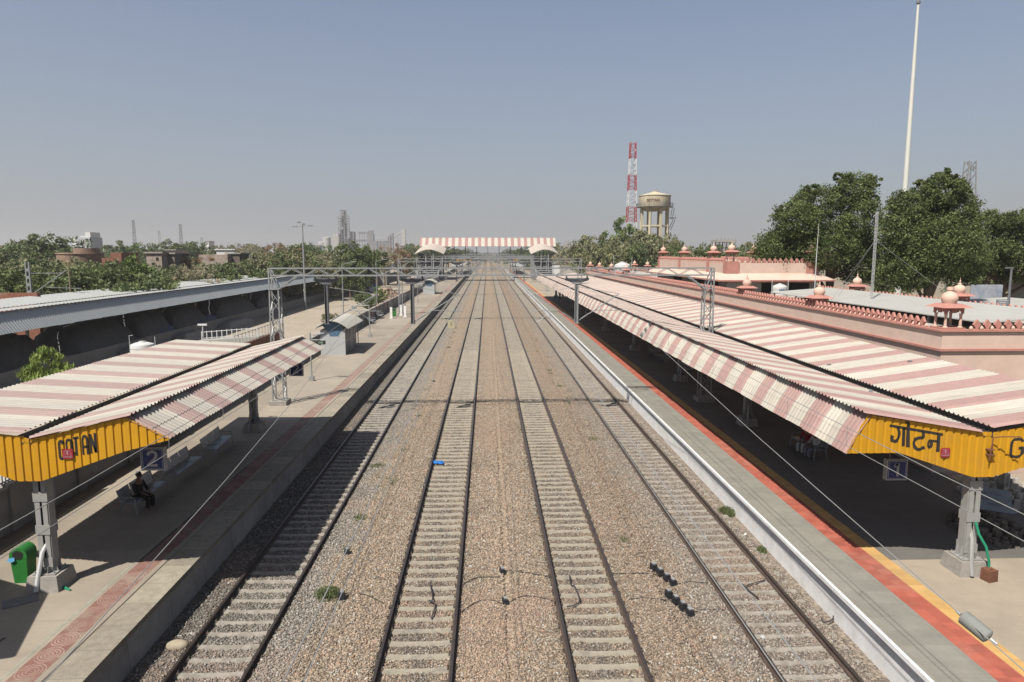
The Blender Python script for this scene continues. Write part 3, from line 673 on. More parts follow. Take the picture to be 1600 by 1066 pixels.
# ------------------------------------------------------------------ overhead line: gantries and wires
def lattice(mb, a, b, w0, w1, n, leg=.07, brace=.035):
    """four-leg vertical lattice from a to b (points on the axis)"""
    a, b = Vector(a), Vector(b)
    def cor(t): c = a.lerp(b, t); w = w0+(w1-w0)*t; return [c+Vector((i*w/2, j*w/2, 0)) for i, j in ((-1, -1), (1, -1), (1, 1), (-1, 1))]
    for k in range(4): mb.bar(cor(0)[k], cor(1)[k], leg)
    for i in range(n):
        p, q = cor(i/n), cor((i+1)/n)
        for k in range(4):
            k2 = (k+1) % 4
            if (i+k) % 2: mb.bar(p[k], q[k2], brace)
            else: mb.bar(p[k2], q[k], brace)
def gantry(label, Y, xl, xr, z0l=PZ, z0r=PZ, detail=1, drops=((-9.25, (-6.49,)), (-4.35, (-1.76,)), (5.15, (2.79, 7.53)))):
    t = thing('steel_gantry', label, 'gantry', (xl, Y, z0l), 'overhead line gantries over the tracks')
    zt, zb = 8.68, 8.27
    for x, z0, s in ((xl, z0l, 1), (xr, z0r, -1)):
        mb = MB()
        lattice(mb, (x, Y, z0+.25), (x, Y, 7.5), .62 if detail else .5, .5, 9 if detail else 5)
        for q in (-1, 1):
            mb.bar((x-s*.25, Y+q*.25, 7.5), (x-s*.25, Y+q*.25, zt), .07); mb.bar((x+s*.25, Y+q*.25, 7.5), (x+s*1.3, Y+q*.22, zb), .07); mb.bar((x-s*.25, Y+q*.25, zt), (x+s*.25, Y+q*.25, 7.4), .06)
        mb.box((x, Y, 7.5), (.62, .62, .05)); m = obj('mast', mb, M_GALV, t)
        mb = MB(); mb.box((x, Y, z0+.125), (1.0, 1.0, .25)); obj('footing', mb, M_PLINTH, m)
    mb = MB(); n = 34 if detail else 16
    for q in (-.22, .22):
        for z in (zt, zb): mb.bar((xl-.25, Y+q, z), (xr+.25, Y+q, z), .07)
        for i in range(n):
            x0 = xl+.3+(xr-xl-.6)*i/n; x1 = xl+.3+(xr-xl-.6)*(i+1)/n; mb.bar((x0, Y+q, zt if i % 2 else zb), (x1, Y+q, zb if i % 2 else zt), .032)
    for i in range(n):
        x0 = xl+.3+(xr-xl-.6)*i/n; mb.bar((x0, Y-.22, zt), (x0+(xr-xl)/n, Y+.22, zt), .028)
    obj('boom', mb, M_GALV, t)
    for x, tr in drops:
        d = MB(); mat_ = M_GALVD if x < 0 else M_GALV  # left arms painted dark to imitate back-lit steel, right arms as lit
        d.prism([(x-.7, 8.12), (x+.7, 8.12), (x+.7, 7.98), (x+.42, 7.9), (x+.2, 7.76), (x-.2, 7.76), (x-.42, 7.9), (x-.7, 7.98)], 'y', Y-.05, Y+.05)
        d.bx(x-.1, x-.08, Y-.12, Y+.12, 5.5, 7.78); d.bx(x+.08, x+.1, Y-.12, Y+.12, 5.5, 7.78); d.bx(x-.08, x+.08, Y-.01, Y+.01, 5.5, 7.78); d.box((x, Y, 5.5), (.3, .3, .04))
        for q in (-.6, .6): d.bar((x+q, Y-.2, zb), (x+q, Y-.05, 8.1), .06); d.bar((x+q, Y+.2, zb), (x+q, Y+.05, 8.1), .06)
        da = obj('drop_arm', d, mat_, t)
        for T in tr:
            s = 1 if T > x else -1; c = MB()
            c.tube([(x+s*.12, Y, 5.62), (T+s*.1, Y, 7.2)], .028, 6)
            for k in range(7): c.lathe([(.03, 0), (.075, .02), (.03, .05)], (x+s*(.3+.07*k), Y, 5.62+(1.58/abs(T+s*.1-x-s*.12))*(.18+.07*k)), 8)
            c.tube([(x+s*.12, Y, 7.6), (T+s*.05, Y, 7.2)], .016, 5); c.tube([(x+(T-x)*.45, Y, 6.25), (T+s*.35, Y, 6.22)], .02, 5); c.tube([(x+(T-x)*.62, Y, 6.23), (T-s*.2, Y, 5.62), (T, Y, 5.57)], .014, 5)
            c.tube([(T, Y, 6.22), (T, Y, 7.15)], .01, 4); obj('cantilever', c, M_GALV, da)
    return t
gantry('nearest steel gantry, standing beside the short striped canopy', 40, -12.15, 12.85)
b = MB()
gl = ['second steel gantry beyond the near kiosk', 'third steel gantry at the far kiosk', 'fourth steel gantry just before the far striped footbridge']
for i, Y in enumerate((98, 156, 205)): gantry(gl[i], Y, -12.3, 13.0 if Y < 136 else 13.4, detail=0)
gb = ['first steel gantry behind the far striped footbridge', 'second steel gantry behind the far striped footbridge', 'third steel gantry behind the far striped footbridge', 'fourth steel gantry behind the far striped footbridge']
for i, Y in enumerate((295, 350, 410, 470)): gantry(gb[i], Y, -12.3, 13, 0, 0, detail=0)
# blue plate on the near gantry mast
mb = MB()
for x in (-12.32, -11.98):
    mb.lathe([(.2, 0), (.2, .015)], (0, 0, 0), 14); n = 28
    mb.v[-n:] = [(x+v[0], 39.64-v[2], 4.1+v[1]) for v in mb.v[-n:]]
tag(obj('number_plate', mb, mat('plate_blue', (.03, .10, .42), .5, .1, 3)), 'pair of blue round number plates on left mast of the nearest gantry', 'plate')
wl = ['overhead wire pair above track along the grey stone platform', 'overhead wire pair above second track from the left', 'overhead wire pair above third track from the left', 'overhead wire pair above track along the white-edged platform']
sup = [-18, 40, 98, 156, 205, 250, 295, 350, 410, 470]
for k, tx in enumerate(TX):
    t = thing('overhead_wire', wl[k], 'overhead wire', (tx, 40, 5.56), 'overhead wires above the tracks')
    obj('contact_wire', MB().tube([(tx, y, 5.56) for y in (-18, 40, 98, 156, 250, 470)], .007, 5), M_WIRE, t)
    pts = []; drop = MB()
    for a_, b_ in zip(sup, sup[1:]):
        for i in range(10):
            u = i/10; pts.append((tx, a_+(b_-a_)*u, 7.12-1.2*4*u*(1-u)*((b_-a_)/58)**2))
        if a_ < 150:
            for i in (1, 2, 3, 4, 5.5, 6, 7, 8, 9):
                u = i/10; drop.tube([(tx, a_+(b_-a_)*u, 5.56), (tx, a_+(b_-a_)*u, 7.12-1.2*4*u*(1-u))], .005, 4)
    obj('catenary_wire', MB().tube(pts, .008, 5), M_WIRE, t); obj('droppers', drop, M_WIRE, t)
def aw(label, P, ins=None):
    pts = [atY(*p) for p in P]; t = thing('anchor_wire', label, 'wire', tuple(pts[0]))
    obj('wire', MB().tube(pts, .009, 5), M_WIRE, t)
    if ins:
        a_, b_ = [atY(*p) for p in ins]; mb = MB(); n = 40; P2 = [a_.lerp(b_, i/n) for i in range(n+1)]
        r = [.04 if i in (0, n) else (.09 if i in (1, n-1) else (.125 if i % 2 else .112)) for i in range(n+1)]; mb.tube(P2, r, 12); obj('insulator', mb, mat('insulator_grey', (.36, .37, .345), .5, .08, 3), t)
        mb = MB(); mb.tube([a_+(a_-b_)*.22, a_+(a_-b_)*.05], [.018, .03], 8); mb.tube([b_+(b_-a_)*.05, b_+(b_-a_)*.28], [.03, .018], 8); obj('clamp', mb, M_GALV, t)
aw('slanting anchor wire with thick grey insulator, crossing above the right platform', [(903, 434, 40), (1021, 534, 28), (1181, 680, 18.5), (1488, 949, 10.6), (1600, 1048, 9.2), (1760, 1190, 8)], [(1503, 962, 10.4), (1546, 997, 10.0)])
aw('sagging anchor wire crossing above the left platform', [(583, 463, 40), (531, 525, 31), (455, 630, 22), (353, 750, 16), (71, 1064, 9.5), (-60, 1200, 8)])

# ------------------------------------------------------------------ vegetation builders
def leaf_mesh(name, blobs, n, size, m, seed, droop=0.0, aspect=.55, floor=None, dens=46):
    """blobs: (cx,cy,cz,rx,ry,rz); leaves sit in small clumps scattered through each blob's outer volume"""
    r = np.random.default_rng(seed); vol = np.array([b[3]*b[4]*b[5] for b in blobs])**.67; vol /= vol.sum()
    P = []; T = []
    for b, f in zip(blobs, vol):
        nb = max(20, int(n*f)); nc = max(6, int(nb/dens))
        d = r.normal(size=(nc, 3)); d /= np.linalg.norm(d, axis=1)[:, None]; rad = (.45+.6*r.random(nc)**.6)[:, None]
        c = np.array(b[:3])+d*rad*np.array(b[3:]); tone = np.clip(r.normal(.45, .30, nc), 0, 1)
        k = r.integers(0, nc, nb); cr = min(b[3:])*(.20+.16*r.random(nc))
        e = r.normal(size=(nb, 3)); e /= np.linalg.norm(e, axis=1)[:, None]
        p = c[k]+e*(cr[k]*(.35+.75*r.random(nb)))[:, None]*np.array([1.15, 1.15, .8])
        P.append(p); T.append(np.clip(tone[k]+r.normal(0, .16, nb), 0, 1))
    P = np.concatenate(P); T = np.concatenate(T)
    if floor is not None: ok = P[:, 2] > floor; P = P[ok]; T = T[ok]
    N = len(P); a = r.normal(size=(N, 3)); a[:, 2] -= droop*2; a /= np.linalg.norm(a, axis=1)[:, None]
    b_ = np.cross(a, r.normal(size=(N, 3))); b_ /= np.linalg.norm(b_, axis=1)[:, None]; s = (size*(.6+.8*r.random(N)))[:, None]
    V = np.stack([P-a*s, P-b_*s*aspect, P+a*s, P+b_*s*aspect], 1).reshape(-1, 3)
    me = bpy.data.meshes.new(name); np_mesh(me, V, np.arange(N*4).reshape(-1, 4)); me.materials.append(m)
    at = me.attributes.new('tone', 'FLOAT', 'FACE'); at.data.foreach_set('value', T.astype(np.float32)); return me
def trunk_mb(h, r, blobs, seed):
    q = random.Random(seed); mb = MB(); mb.tube([(0, 0, -.3), (q.uniform(-.1, .1), q.uniform(-.1, .1), h*.3), (q.uniform(-.2, .2), 0, h*.6)], [r*1.25, r, r*.75], 8)
    for b in blobs[:7]:
        e = Vector(b[:3]); s = Vector((0, 0, h*q.uniform(.3, .58))); mb.tube([s, s.lerp(e, .5)+Vector((q.uniform(-.2, .2), q.uniform(-.2, .2), -.1*h*.3)), e], [r*.6, r*.4, r*.15], 6)
    return mb
def crown_blobs(w, h, z0, n, seed, flat=.6):
    q = random.Random(seed); out = []
    for i in range(n):
        a = 2*math.pi*i/n+q.uniform(-.4, .4); d = w*q.uniform(.12, .34); z = z0+(h-z0)*q.uniform(.22, .78); s = w*q.uniform(.19, .30)
        out.append((d*math.cos(a), d*math.sin(a), z, s, s, s*flat*q.uniform(.8, 1.2)))
    out.append((0, 0, z0+(h-z0)*.72, w*.26, w*.26, (h-z0)*.27)); return out
def tree(name, label, cat, loc, w, h, z0, n, size, m, seed, group=None, nb=7, blobs=None, bark=None, aspect=.55, droop=0, nk=None):
    t = thing(name, label, cat, loc, group); bl = blobs or crown_blobs(w, h, z0, nb, seed)
    obj('trunk', trunk_mb(h, max(.06, h*.022), bl, seed), bark or M_BARK, t, False)
    c = link('crown', leaf_mesh('crown', bl, n, size, m, seed, droop, aspect, .05), t); return t

# big trees behind the station (right)
BG = 'big neem trees behind the station'
def px_blobs(Y, base, L):
    """crown lobes given as picture-measured centres at depth Y, turned into metres round the trunk"""
    out = []
    for x, y, rx, rz, dy in L:
        s = Y/F; out.append((wx(x, Y)-base[0], dy, wz(y, Y)-base[2], rx*s*.84, rx*s*.88, rz*s*.84))
    return out
bA = (wx(1300, 56), 56, 0); bB = (wx(1455, 50), 50, 0); bC = (wx(1570, 58), 58, 0); bD = (wx(1235, 70), 70, 0)
tree('neem_tree', 'large dense tree at left of the tall white flagpole, spreading broken crown', 'tree', bA, 9, 16, 3, 72000, .085, L_DARK, 21, BG, blobs=px_blobs(56, bA, [(1330, 298, 34, 32, 0), (1282, 318, 46, 32, 1), (1242, 345, 42, 34, 0), (1330, 345, 38, 40, -1), (1290, 385, 62, 46, 0), (1222, 395, 42, 40, 1), (1345, 405, 40, 45, 0), (1358, 284, 18, 12, .5), (1272, 297, 18, 11, .3), (1310, 278, 16, 10, .2), (1222, 330, 14, 12, .2), (1350, 312, 14, 9, -.4)]))
tree('neem_tree', 'largest round dark tree, directly in front of the tall white flagpole base', 'tree', bB, 10, 16, 3, 85000, .082, L_DARK, 22, BG, blobs=px_blobs(50, bB, [(1462, 300, 40, 30, 0), (1425, 322, 42, 32, .5), (1488, 335, 38, 40, 0), (1418, 368, 46, 46, 0), (1460, 385, 62, 55, -1), (1500, 405, 42, 45, 0), (1425, 420, 50, 40, 0), (1470, 277, 20, 13, 0), (1402, 345, 22, 18, .4), (1440, 288, 16, 10, .3), (1500, 302, 13, 12, .2)]))
tree('neem_tree', 'wide dark tree at right edge below the grey lattice tower', 'tree', bC, 10, 14, 3, 66000, .088, L_DARK, 23, BG, blobs=px_blobs(58, bC, [(1545, 350, 42, 24, 0), (1590, 352, 42, 28, 0), (1640, 350, 45, 35, 0), (1540, 395, 48, 42, 0), (1595, 405, 55, 45, 0), (1650, 410, 50, 45, 0), (1512, 365, 22, 20, .3)]))
tree('neem_tree', 'lower dense tree filling the left foot of the big tree group', 'tree', bD, 8, 11, 2, 26000, .10, L_DARK, 24, BG, blobs=px_blobs(70, bD, [(1225, 375, 32, 22, 0), (1205, 400, 30, 25, 0), (1250, 405, 40, 30, 0), (1270, 385, 28, 25, 0)]))
for i, (x, Y, wd, lab) in enumerate(((1385, 80, 9, 'shaded tree filling the gap between the two largest dark trees'), (1530, 76, 9, 'shaded tree between the largest round tree and the right edge tree'), (1430, 40, 4.5, 'low leafy tree hanging over the shed roof at foot of the largest tree'))):
    b = (wx(x, Y), Y, 0); tree('neem_tree', lab, 'tree', b, wd, (9.6, 11, 6.6)[i], 1.2, 20000, .09, L_DARK, 30+i, BG)

# prototypes for scrub, bushes and far trees
PROT = {}
def proto(key, w, h, z0, n, size, m, seed, nb=6, aspect=.55):
    bl = crown_blobs(w, h, z0, nb, seed, .75); tm = trunk_mb(h, max(.05, h*.02), bl, seed)
    me = bpy.data.meshes.new('trunk'); me.from_pydata(tm.v, [], tm.f); me.materials.append(M_BARK); PROT[key] = (me, leaf_mesh('crown', bl, n, size, m, seed, 0, aspect, .05))
proto('mid0', 6, 5.5, .2, 8500, .13, L_MID, 1, 9); proto('mid1', 7, 5, .1, 8500, .13, L_MID, 2, 11); proto('dark0', 6, 6, .3, 8500, .13, L_DARK, 3, 9)
proto('olive0', 6.5, 5, .1, 7000, .125, L_OLIVE, 4, 10); proto('olive1', 6, 5.5, .2, 7000, .125, L_OLIVE, 5, 10); proto('pale0', 6, 6, .6, 4200, .09, L_PALE, 6, 10, .35)
proto('brown0', 6, 5.5, .5, 4200, .10, L_BROWN, 7, 9, .4); proto('bright0', 5, 6.5, .6, 8000, .12, L_BRIGHT, 8, 9)
def plant(name, key, label, cat, loc, s, sz=None, rz=0, group=None):
    t = thing(name, label, cat, loc, group, rz); t.scale = (s, s, sz or s)
    a, b = PROT[key]; link('trunk', a, t); link('crown', b, t); return t
SCR = 'scrub bushes on waste land beyond the grey shed'
ns = 0
def scrub(px, Y, s, key, top=None):
    x = wx(px, Y); h = {'mid0': 5.5, 'mid1': 5, 'dark0': 6, 'olive0': 5, 'olive1': 5.5, 'pale0': 6, 'brown0': 5.5, 'bright0': 6.5}[key]
    sz = (wz(top, Y)+.4)/h if top else s
    lab = {'m': 'mid green thorn bush in the scrub beyond the long grey shed roof', 'd': 'dark green thorn bush in the scrub beyond the long grey shed roof', 'o': 'olive dusty bush in the scrub beyond the long grey shed roof', 'p': 'pale nearly leafless tree beyond the long grey shed roof', 'b': 'bushy tree in the scrub beyond the long grey shed roof'}[key[0]]
    if key == 'brown0': lab = 'dry brown-leaved bush beyond the long grey shed roof'
    if key == 'bright0': lab = 'bright green bush in the scrub beyond the long grey shed roof'
    plant('thorn_bush', key, lab, 'bush', (x, Y, -.4), s*1.3, sz*1.08, R.uniform(0, 6.28), SCR)
for px, Y, s, key, top in ((20, 75, 1.3, 'dark0', 432), (55, 82, 1.2, 'dark0', 428), (95, 78, 1.2, 'dark0', 440), (130, 76, 1.3, 'mid1', 425), (160, 80, 1.2, 'mid0', 418), (185, 78, 1.2, 'mid1', 425), (205, 82, .9, 'bright0', 408), (190, 95, 1.2, 'mid0', 412), (-20, 80, 1.4, 'mid0', 430),
                           (10, 100, 1.5, 'olive0', 405), (40, 105, 1.5, 'mid1', 400), (70, 110, 1.4, 'olive1', 402), (100, 102, 1.2, 'olive0', 410), (130, 108, 1.2, 'mid1', 414), (60, 92, 1.4, 'mid0', 412), (20, 90, 1.4, 'olive1', 418),
                           (-10, 135, 1.6, 'mid1', 396), (25, 140, 1.6, 'mid0', 392), (60, 150, 2.1, 'mid1', 375), (35, 165, 2.0, 'mid0', 382), (5, 180, 1.9, 'olive1', 388),
                           (290, 110, 1.1, 'brown0', 402), (270, 118, 1.2, 'olive1', 405), (325, 105, 1.2, 'mid1', 418), (350, 112, 1.2, 'mid0', 416), (385, 118, 1.2, 'mid1', 412), (300, 98, 1.1, 'pale0', 412), (395, 130, 1.2, 'olive0', 408), (410, 122, 1.2, 'olive1', 400),
                           (245, 92, .9, 'mid0', 432), (262, 100, 1.0, 'olive0', 424), (430, 128, 1.2, 'mid0', 402), (450, 132, 1.3, 'olive1', 392), (440, 140, 1.3, 'brown0', 388), (470, 140, 1.3, 'mid1', 390), (495, 150, 1.3, 'pale0', 395), (515, 155, 1.2, 'olive0', 396), (480, 160, 1.4, 'mid0', 386),
                           (535, 160, 1.4, 'dark0', 388), (555, 165, 1.5, 'dark0', 385), (520, 175, 1.4, 'mid1', 390), (572, 172, 1.3, 'dark0', 390), (600, 200, 1.4, 'pale0', 388), (620, 210, 1.4, 'brown0', 386), (640, 230, 1.4, 'olive1', 388), (588, 190, 1.2, 'pale0', 392), (545, 150, 1.0, 'mid1', 402), (505, 140, 1.0, 'olive0', 408)):
    scrub(px, Y, s, key, top)
plant('round_tree', 'dark0', 'round dark green tree left of the far white building', 'tree', (wx(77, 150), 150, -.4), 2.5, 2.25, 1)
plant('round_tree', 'mid0', 'leaning green crown beside the round dark tree left of white building', 'tree', (wx(106, 156), 156, -.4), 1.4, 1.75, 2)
plant('pale_tree', 'pale0', 'tallest pale leafless tree near the slim lamp mast at left', 'tree', (wx(385, 150), 150, -.4), 1.5, 2.1, 1)
plant('brown_tree', 'brown0', 'reddish brown tree just left of the slim lamp mast', 'tree', (wx(428, 190), 190, -.4), 1.8, 2.25, 3)
for i, (px, Y, s, top, key) in enumerate(((165, 230, 2.2, 384, 'mid0'), (190, 220, 2.3, 377, 'mid1'), (215, 225, 2.0, 381, 'bright0'), (245, 260, 2.2, 381, 'mid1'), (265, 250, 2.3, 376, 'dark0'), (300, 255, 2.3, 378, 'mid0'), (318, 270, 2.2, 380, 'mid1'), (345, 300, 2.4, 383, 'olive1'), (365, 320, 2.4, 382, 'olive0'), (400, 280, 2.2, 380, 'olive1'), (420, 300, 2.2, 384, 'mid1'), (460, 330, 2.4, 383, 'olive1'), (500, 360, 2.5, 385, 'mid1'), (660, 420, 3.0, 383, 'mid1'), (690, 430, 2.8, 386, 'dark0'), (640, 430, 3, 381, 'mid0'), (870, 420, 2.6, 380, 'mid1'), (850, 440, 2.8, 384, 'dark0'))):
    Yh = {'mid0': 5.5, 'mid1': 5, 'dark0': 6, 'olive0': 5, 'olive1': 5.5, 'bright0': 6.5}[key]
    plant('town_tree', key, 'green tree among the low houses of the far town', 'tree', (wx(px, Y), Y, -.4), s, (wz(top, Y)+.4)/Yh, R.uniform(0, 6), 'trees among the far houses')
# right middle-distance trees round the water tower
RTG = 'trees in front of the water tower'
for i, (px, Y, s, top, key, lab) in enumerate(((893, 175, 1.35, 372, 'pale0', 'pale dusty tree at the right end of the far striped footbridge'), (912, 168, 1.4, 366, 'olive1', 'olive tree right of the pale tree by the far footbridge'), (945, 172, 1.2, 362, 'bright0', 'bright green tree left of the tallest bright tree'), (970, 178, 1.4, 340, 'bright0', 'tallest bright green tree at foot of the red and white mast'), (990, 165, 1.5, 362, 'olive0', 'olive tree below the red and white mast'), (1015, 168, 1.5, 358, 'olive1', 'dense olive tree in front of the water tower legs'), (1032, 160, 1.3, 366, 'olive0', 'olive tree below the right side of the water tower'), (930, 155, 1.2, 378, 'olive1', 'low olive bush below the pale tree by the far footbridge'), (960, 150, 1.3, 376, 'olive0', 'low olive bush left of the red and white mast'), (1000, 150, 1.2, 380, 'mid0', 'low green bush right of the red and white mast'))):
    Yh = {'olive0': 5, 'olive1': 5.5, 'bright0': 6.5, 'pale0': 6, 'mid0': 5.5}[key]
    plant('roadside_tree', key, lab, 'tree', (wx(px, Y), Y, -.4), s*1.4, (wz(top, Y)+.4)/Yh, R.uniform(0, 6), RTG)
for i, (px, Y, s, top, key) in enumerate(((1050, 120, 1.3, 384, 'dark0'), (1072, 125, 1.4, 382, 'olive0'), (1095, 118, 1.4, 384, 'dark0'), (1120, 116, 1.4, 383, 'mid1'), (1145, 118, 1.4, 384, 'dark0'), (1168, 120, 1.4, 383, 'mid1'), (1190, 110, 1.4, 380, 'dark0'), (1180, 130, 1.5, 376, 'olive1'), (1210, 100, 1.4, 372, 'dark0'), (1060, 105, 1.0, 394, 'mid0'), (1130, 100, 1.1, 396, 'mid0'), (1165, 100, 1.1, 396, 'dark0'))):
    Yh = {'olive0': 5, 'olive1': 5.5, 'dark0': 6, 'mid1': 5, 'mid0': 5.5}[key]
    plant('hedge_tree', key, 'green tree in the row behind the pink domed upper storey', 'tree', (wx(px, Y), Y, -.4), s, (wz(top, Y)+.4)/Yh, R.uniform(0, 6), 'tree row behind the upper storey')
# far wood on the horizon: one mass
def far_wood():
    r = np.random.default_rng(3); P = []
    for i in range(900):
        Y = r.uniform(600, 1500); px = r.uniform(-150, 1750); s = r.uniform(6, 13)*Y/900; P.append(((px-762)/F*Y, Y, r.uniform(1, 3.0)*Y/800, s, s*.6, r.uniform(3.2, 5.2)))
    me = leaf_mesh('far_wood', P, 80000, 1.1, L_OLIVE, 5); o = link('far_wood', me); o['kind'] = 'stuff'
far_wood()

# ------------------------------------------------------------------ station building (right)
X0, X1, YB0, YB1 = 17.8, 26.6, 26.3, 126
st = thing('station_building', 'long pink plastered station building with domed kiosks along its crenellated parapets', 'station', ((X0+X1)/2, 70, 0))
mb = MB(); mb.bx(X0, X1, YB0, YB1, -.3, 6.2); obj('wall', mb, M_PINK, st)
mb = MB(); mb.bx(X0+.26, X1-.26, YB0+.26, YB1-.26, 6.2, 6.23); obj('roof', mb, M_LIME, st)
mb = MB()
for x0, x1, y0, y1 in ((X0, X0+.24, YB0, YB1), (X1-.24, X1, YB0, YB1), (X0+.24, X1-.24, YB0, YB0+.24)): mb.bx(x0, x1, y0, y1, 6.2, 6.5)
obj('parapet_wall', mb, M_PINK, st)
mb = MB()
for z, e, h in ((6.5, .09, .07), (5.74, .10, .09)):
    mb.bx(X0-e, X0+.3 if z > 6 else X0, YB0-e, YB1, z, z+h); mb.bx(X0+.3 if z > 6 else X0, X1+e, YB0-e, YB0+.3 if z > 6 else YB0, z, z+h)
    if z > 6: mb.bx(X1-.3, X1+e, YB0+.3, YB1, z, z+h)
obj('cornice', mb, M_PINKD, st)
def merlons(mb, a, b, z, s=.42, mi=0, mj=1, step_=None):
    a, b = Vector(a), Vector(b); L = (b-a).length; n = int(L/(step_ or s)); d = (b-a)/n; al = d.normalized(); nr = Vector((-al.y, al.x, 0))*.05
    for i in range(n):
        c = a+d*(i+.5)
        prof = [(-.10, 0), (-.05, .05), (-.15, .20), (0, .40), (.15, .20), (.05, .05), (.10, 0)]
        n_ = len(prof); vs = [c+al*u*s/.42-nr+Vector((0, 0, z+v)) for u, v in prof]+[c+al*u*s/.42+nr+Vector((0, 0, z+v)) for u, v in prof]
        mb.add(vs, [tuple(range(n_)), tuple(range(2*n_-1, n_-1, -1))]+[(k, (k+1) % n_, (k+1) % n_+n_, k+n_) for k in range(n_)], mi)
        c2 = a+d*i; mb.lathe([(.055, 0), (.08, .05), (.06, .10), (.015, .15)], (c2.x, c2.y, z), 6, mj)
for a, b in (((X0+.1, YB0+1.2, 0), (X0+.1, YB1, 0)), ((X0+1.2, YB0+.1, 0), (X1, YB0+.1, 0)), ((X1-.1, YB0+.5, 0), (X1-.1, YB1, 0))):
    mb = MB(); merlons(mb, a, b, 6.57); obj('crenellation', mb, [M_PINKD, M_PINKL], st, smooth=0)
def chhatri(x, y, z, parent, s=1.0, finial=True, rz=0.0, red=False):
    c = MB()
    for i in (-1, 1):                       # scalloped arch panels
        for ax in (0, 1):
            pr = [(-.46, .78), (-.46, .56), (-.38, .56), (-.30, .66), (-.16, .68), (-.08, .58), (0, .58), (.08, .58), (.16, .68), (.30, .66), (.38, .56), (.46, .56), (.46, .78)]
            if ax == 0: c.prism([(x+u*.72*s, z+v*s) for u, v in pr], 'y', y+i*.31*s-.03*s, y+i*.31*s+.03*s)
            else: c.prism([(y+u*.72*s, z+v*s) for u, v in pr], 'x', x+i*.31*s-.03*s, x+i*.31*s+.03*s)
    c.add([(x-.54*s, y-.54*s, z+.77*s), (x+.54*s, y-.54*s, z+.77*s), (x+.54*s, y+.54*s, z+.77*s), (x-.54*s, y+.54*s, z+.77*s), (x-.29*s, y-.29*s, z+.90*s), (x+.29*s, y-.29*s, z+.90*s), (x+.29*s, y+.29*s, z+.90*s), (x-.29*s, y+.29*s, z+.90*s)], [(3, 2, 1, 0), (4, 5, 6, 7), (0, 1, 5, 4), (1, 2, 6, 5), (2, 3, 7, 6), (3, 0, 4, 7)])
    k = obj('domed_kiosk', c, M_PINKD, parent); obj('base', MB().box((x, y, z+.03*s), (.80*s, .80*s, .06*s)), M_PINKD, k)
    for i in (-1, 1):
        for j in (-1, 1): obj('column', MB().lathe([(.085*s, .061*s), (.085*s, .09*s), (.05*s, .11*s), (.045*s, .42*s), (.05*s, .50*s), (.07*s, .555*s)], (x+i*.27*s, y+j*.27*s, z), 8), M_PINKL, k)
    pr = [(.30, .90), (.32, .95), (.36, 1.02), (.37, 1.10), (.33, 1.20), (.24, 1.27), (.13, 1.31), (.12, 1.34)]
    pr += [(.14, 1.36), (.05, 1.40), (.04, 1.46), (.06, 1.50), (.015, 1.56), (.01, 1.68)] if finial else [(.15, 1.38), (.13, 1.48)]
    d = MB().lathe([(a*.74*s, b*s) for a, b in pr], (x, y, z), 16); obj('dome', d, M_PINKL, k); return k
chhatri(X0+.55, YB0+.55, 6.57, st, 1.12, False)
for y in (37.5, 48.2): chhatri(X0+.45, y, 6.25, st, 1.1)
for y in (91, 102, 113, 123): chhatri(X0+.45, y, 6.4, st, 1.1)
for y in (37.5, 48.2): chhatri(X1-.45, y, 6.35, st, 1.1)
for y in (91, 98, 105, 113, 123): chhatri(X1-.45, y, 6.5, st, 1.1)
# upper storey
UX0, UX1, UY0, UY1 = 19.2, 26.5, 55, 78
up = st
mb = MB(); mb.bx(UX0, UX1, UY0, UY1, 6.23, 7.4); obj('upper_wall', mb, M_GREYW, st)
mb = MB(); mb.bx(UX0+.15, UX1-.15, UY0+.15, UY1-.15, 7.4, 7.95); mb.bx(UX0, UX1, UY0, UY0+.15, 7.9, 8.72); mb.bx(UX0, UX0+.15, UY0+.15, UY1, 7.9, 8.72); mb.bx(UX1-.15, UX1, UY0+.15, UY1, 7.9, 8.72); mb.bx(UX0+.15, UX1-.15, UY1-.15, UY1, 7.9, 8.72); obj('upper_parapet', mb, M_PINK, st)
e = 1.0; mb = MB(); mb.add([(UX0-e, UY0-e, 7.42), (UX1+e, UY0-e, 7.42), (UX1+e, UY1+e, 7.42), (UX0-e, UY1+e, 7.42), (UX0-.02, UY0-.02, 7.9), (UX1+.02, UY0-.02, 7.9), (UX1+.02, UY1+.02, 7.9), (UX0-.02, UY1+.02, 7.9)], [(3, 2, 1, 0), (0, 1, 5, 4), (1, 2, 6, 5), (2, 3, 7, 6), (3, 0, 4, 7), (4, 5, 6, 7)]); ev = obj('sloping_eave', mb, M_PINK, st)
mb = MB()
for i in range(4):
    P = [(UX0-e, UY0-e), (UX1+e, UY0-e), (UX1+e, UY1+e), (UX0-e, UY1+e)]; a, b = P[i], P[(i+1) % 4]; mb.bar((a[0], a[1], 7.36), (b[0], b[1], 7.36), .11)
mb.bx(UX0-.05, UX1+.05, UY0-.06, UY0-.002, 7.16, 7.30); obj('eave_edge', mb, M_PINKD, ev)
for x0, x1 in ((22.0, 22.9), (24.2, 25.9)): obj('opening', MB().bx(x0, x1, UY0-.02, UY0+.3, 6.3, 7.14), M_DARK, st)
for y0, y1 in ((57, 59.4), (61, 64), (68, 71)): obj('opening', MB().bx(UX0-.02, UX0+.3, y0, y1, 6.6, 7.14), M_DARK, st)
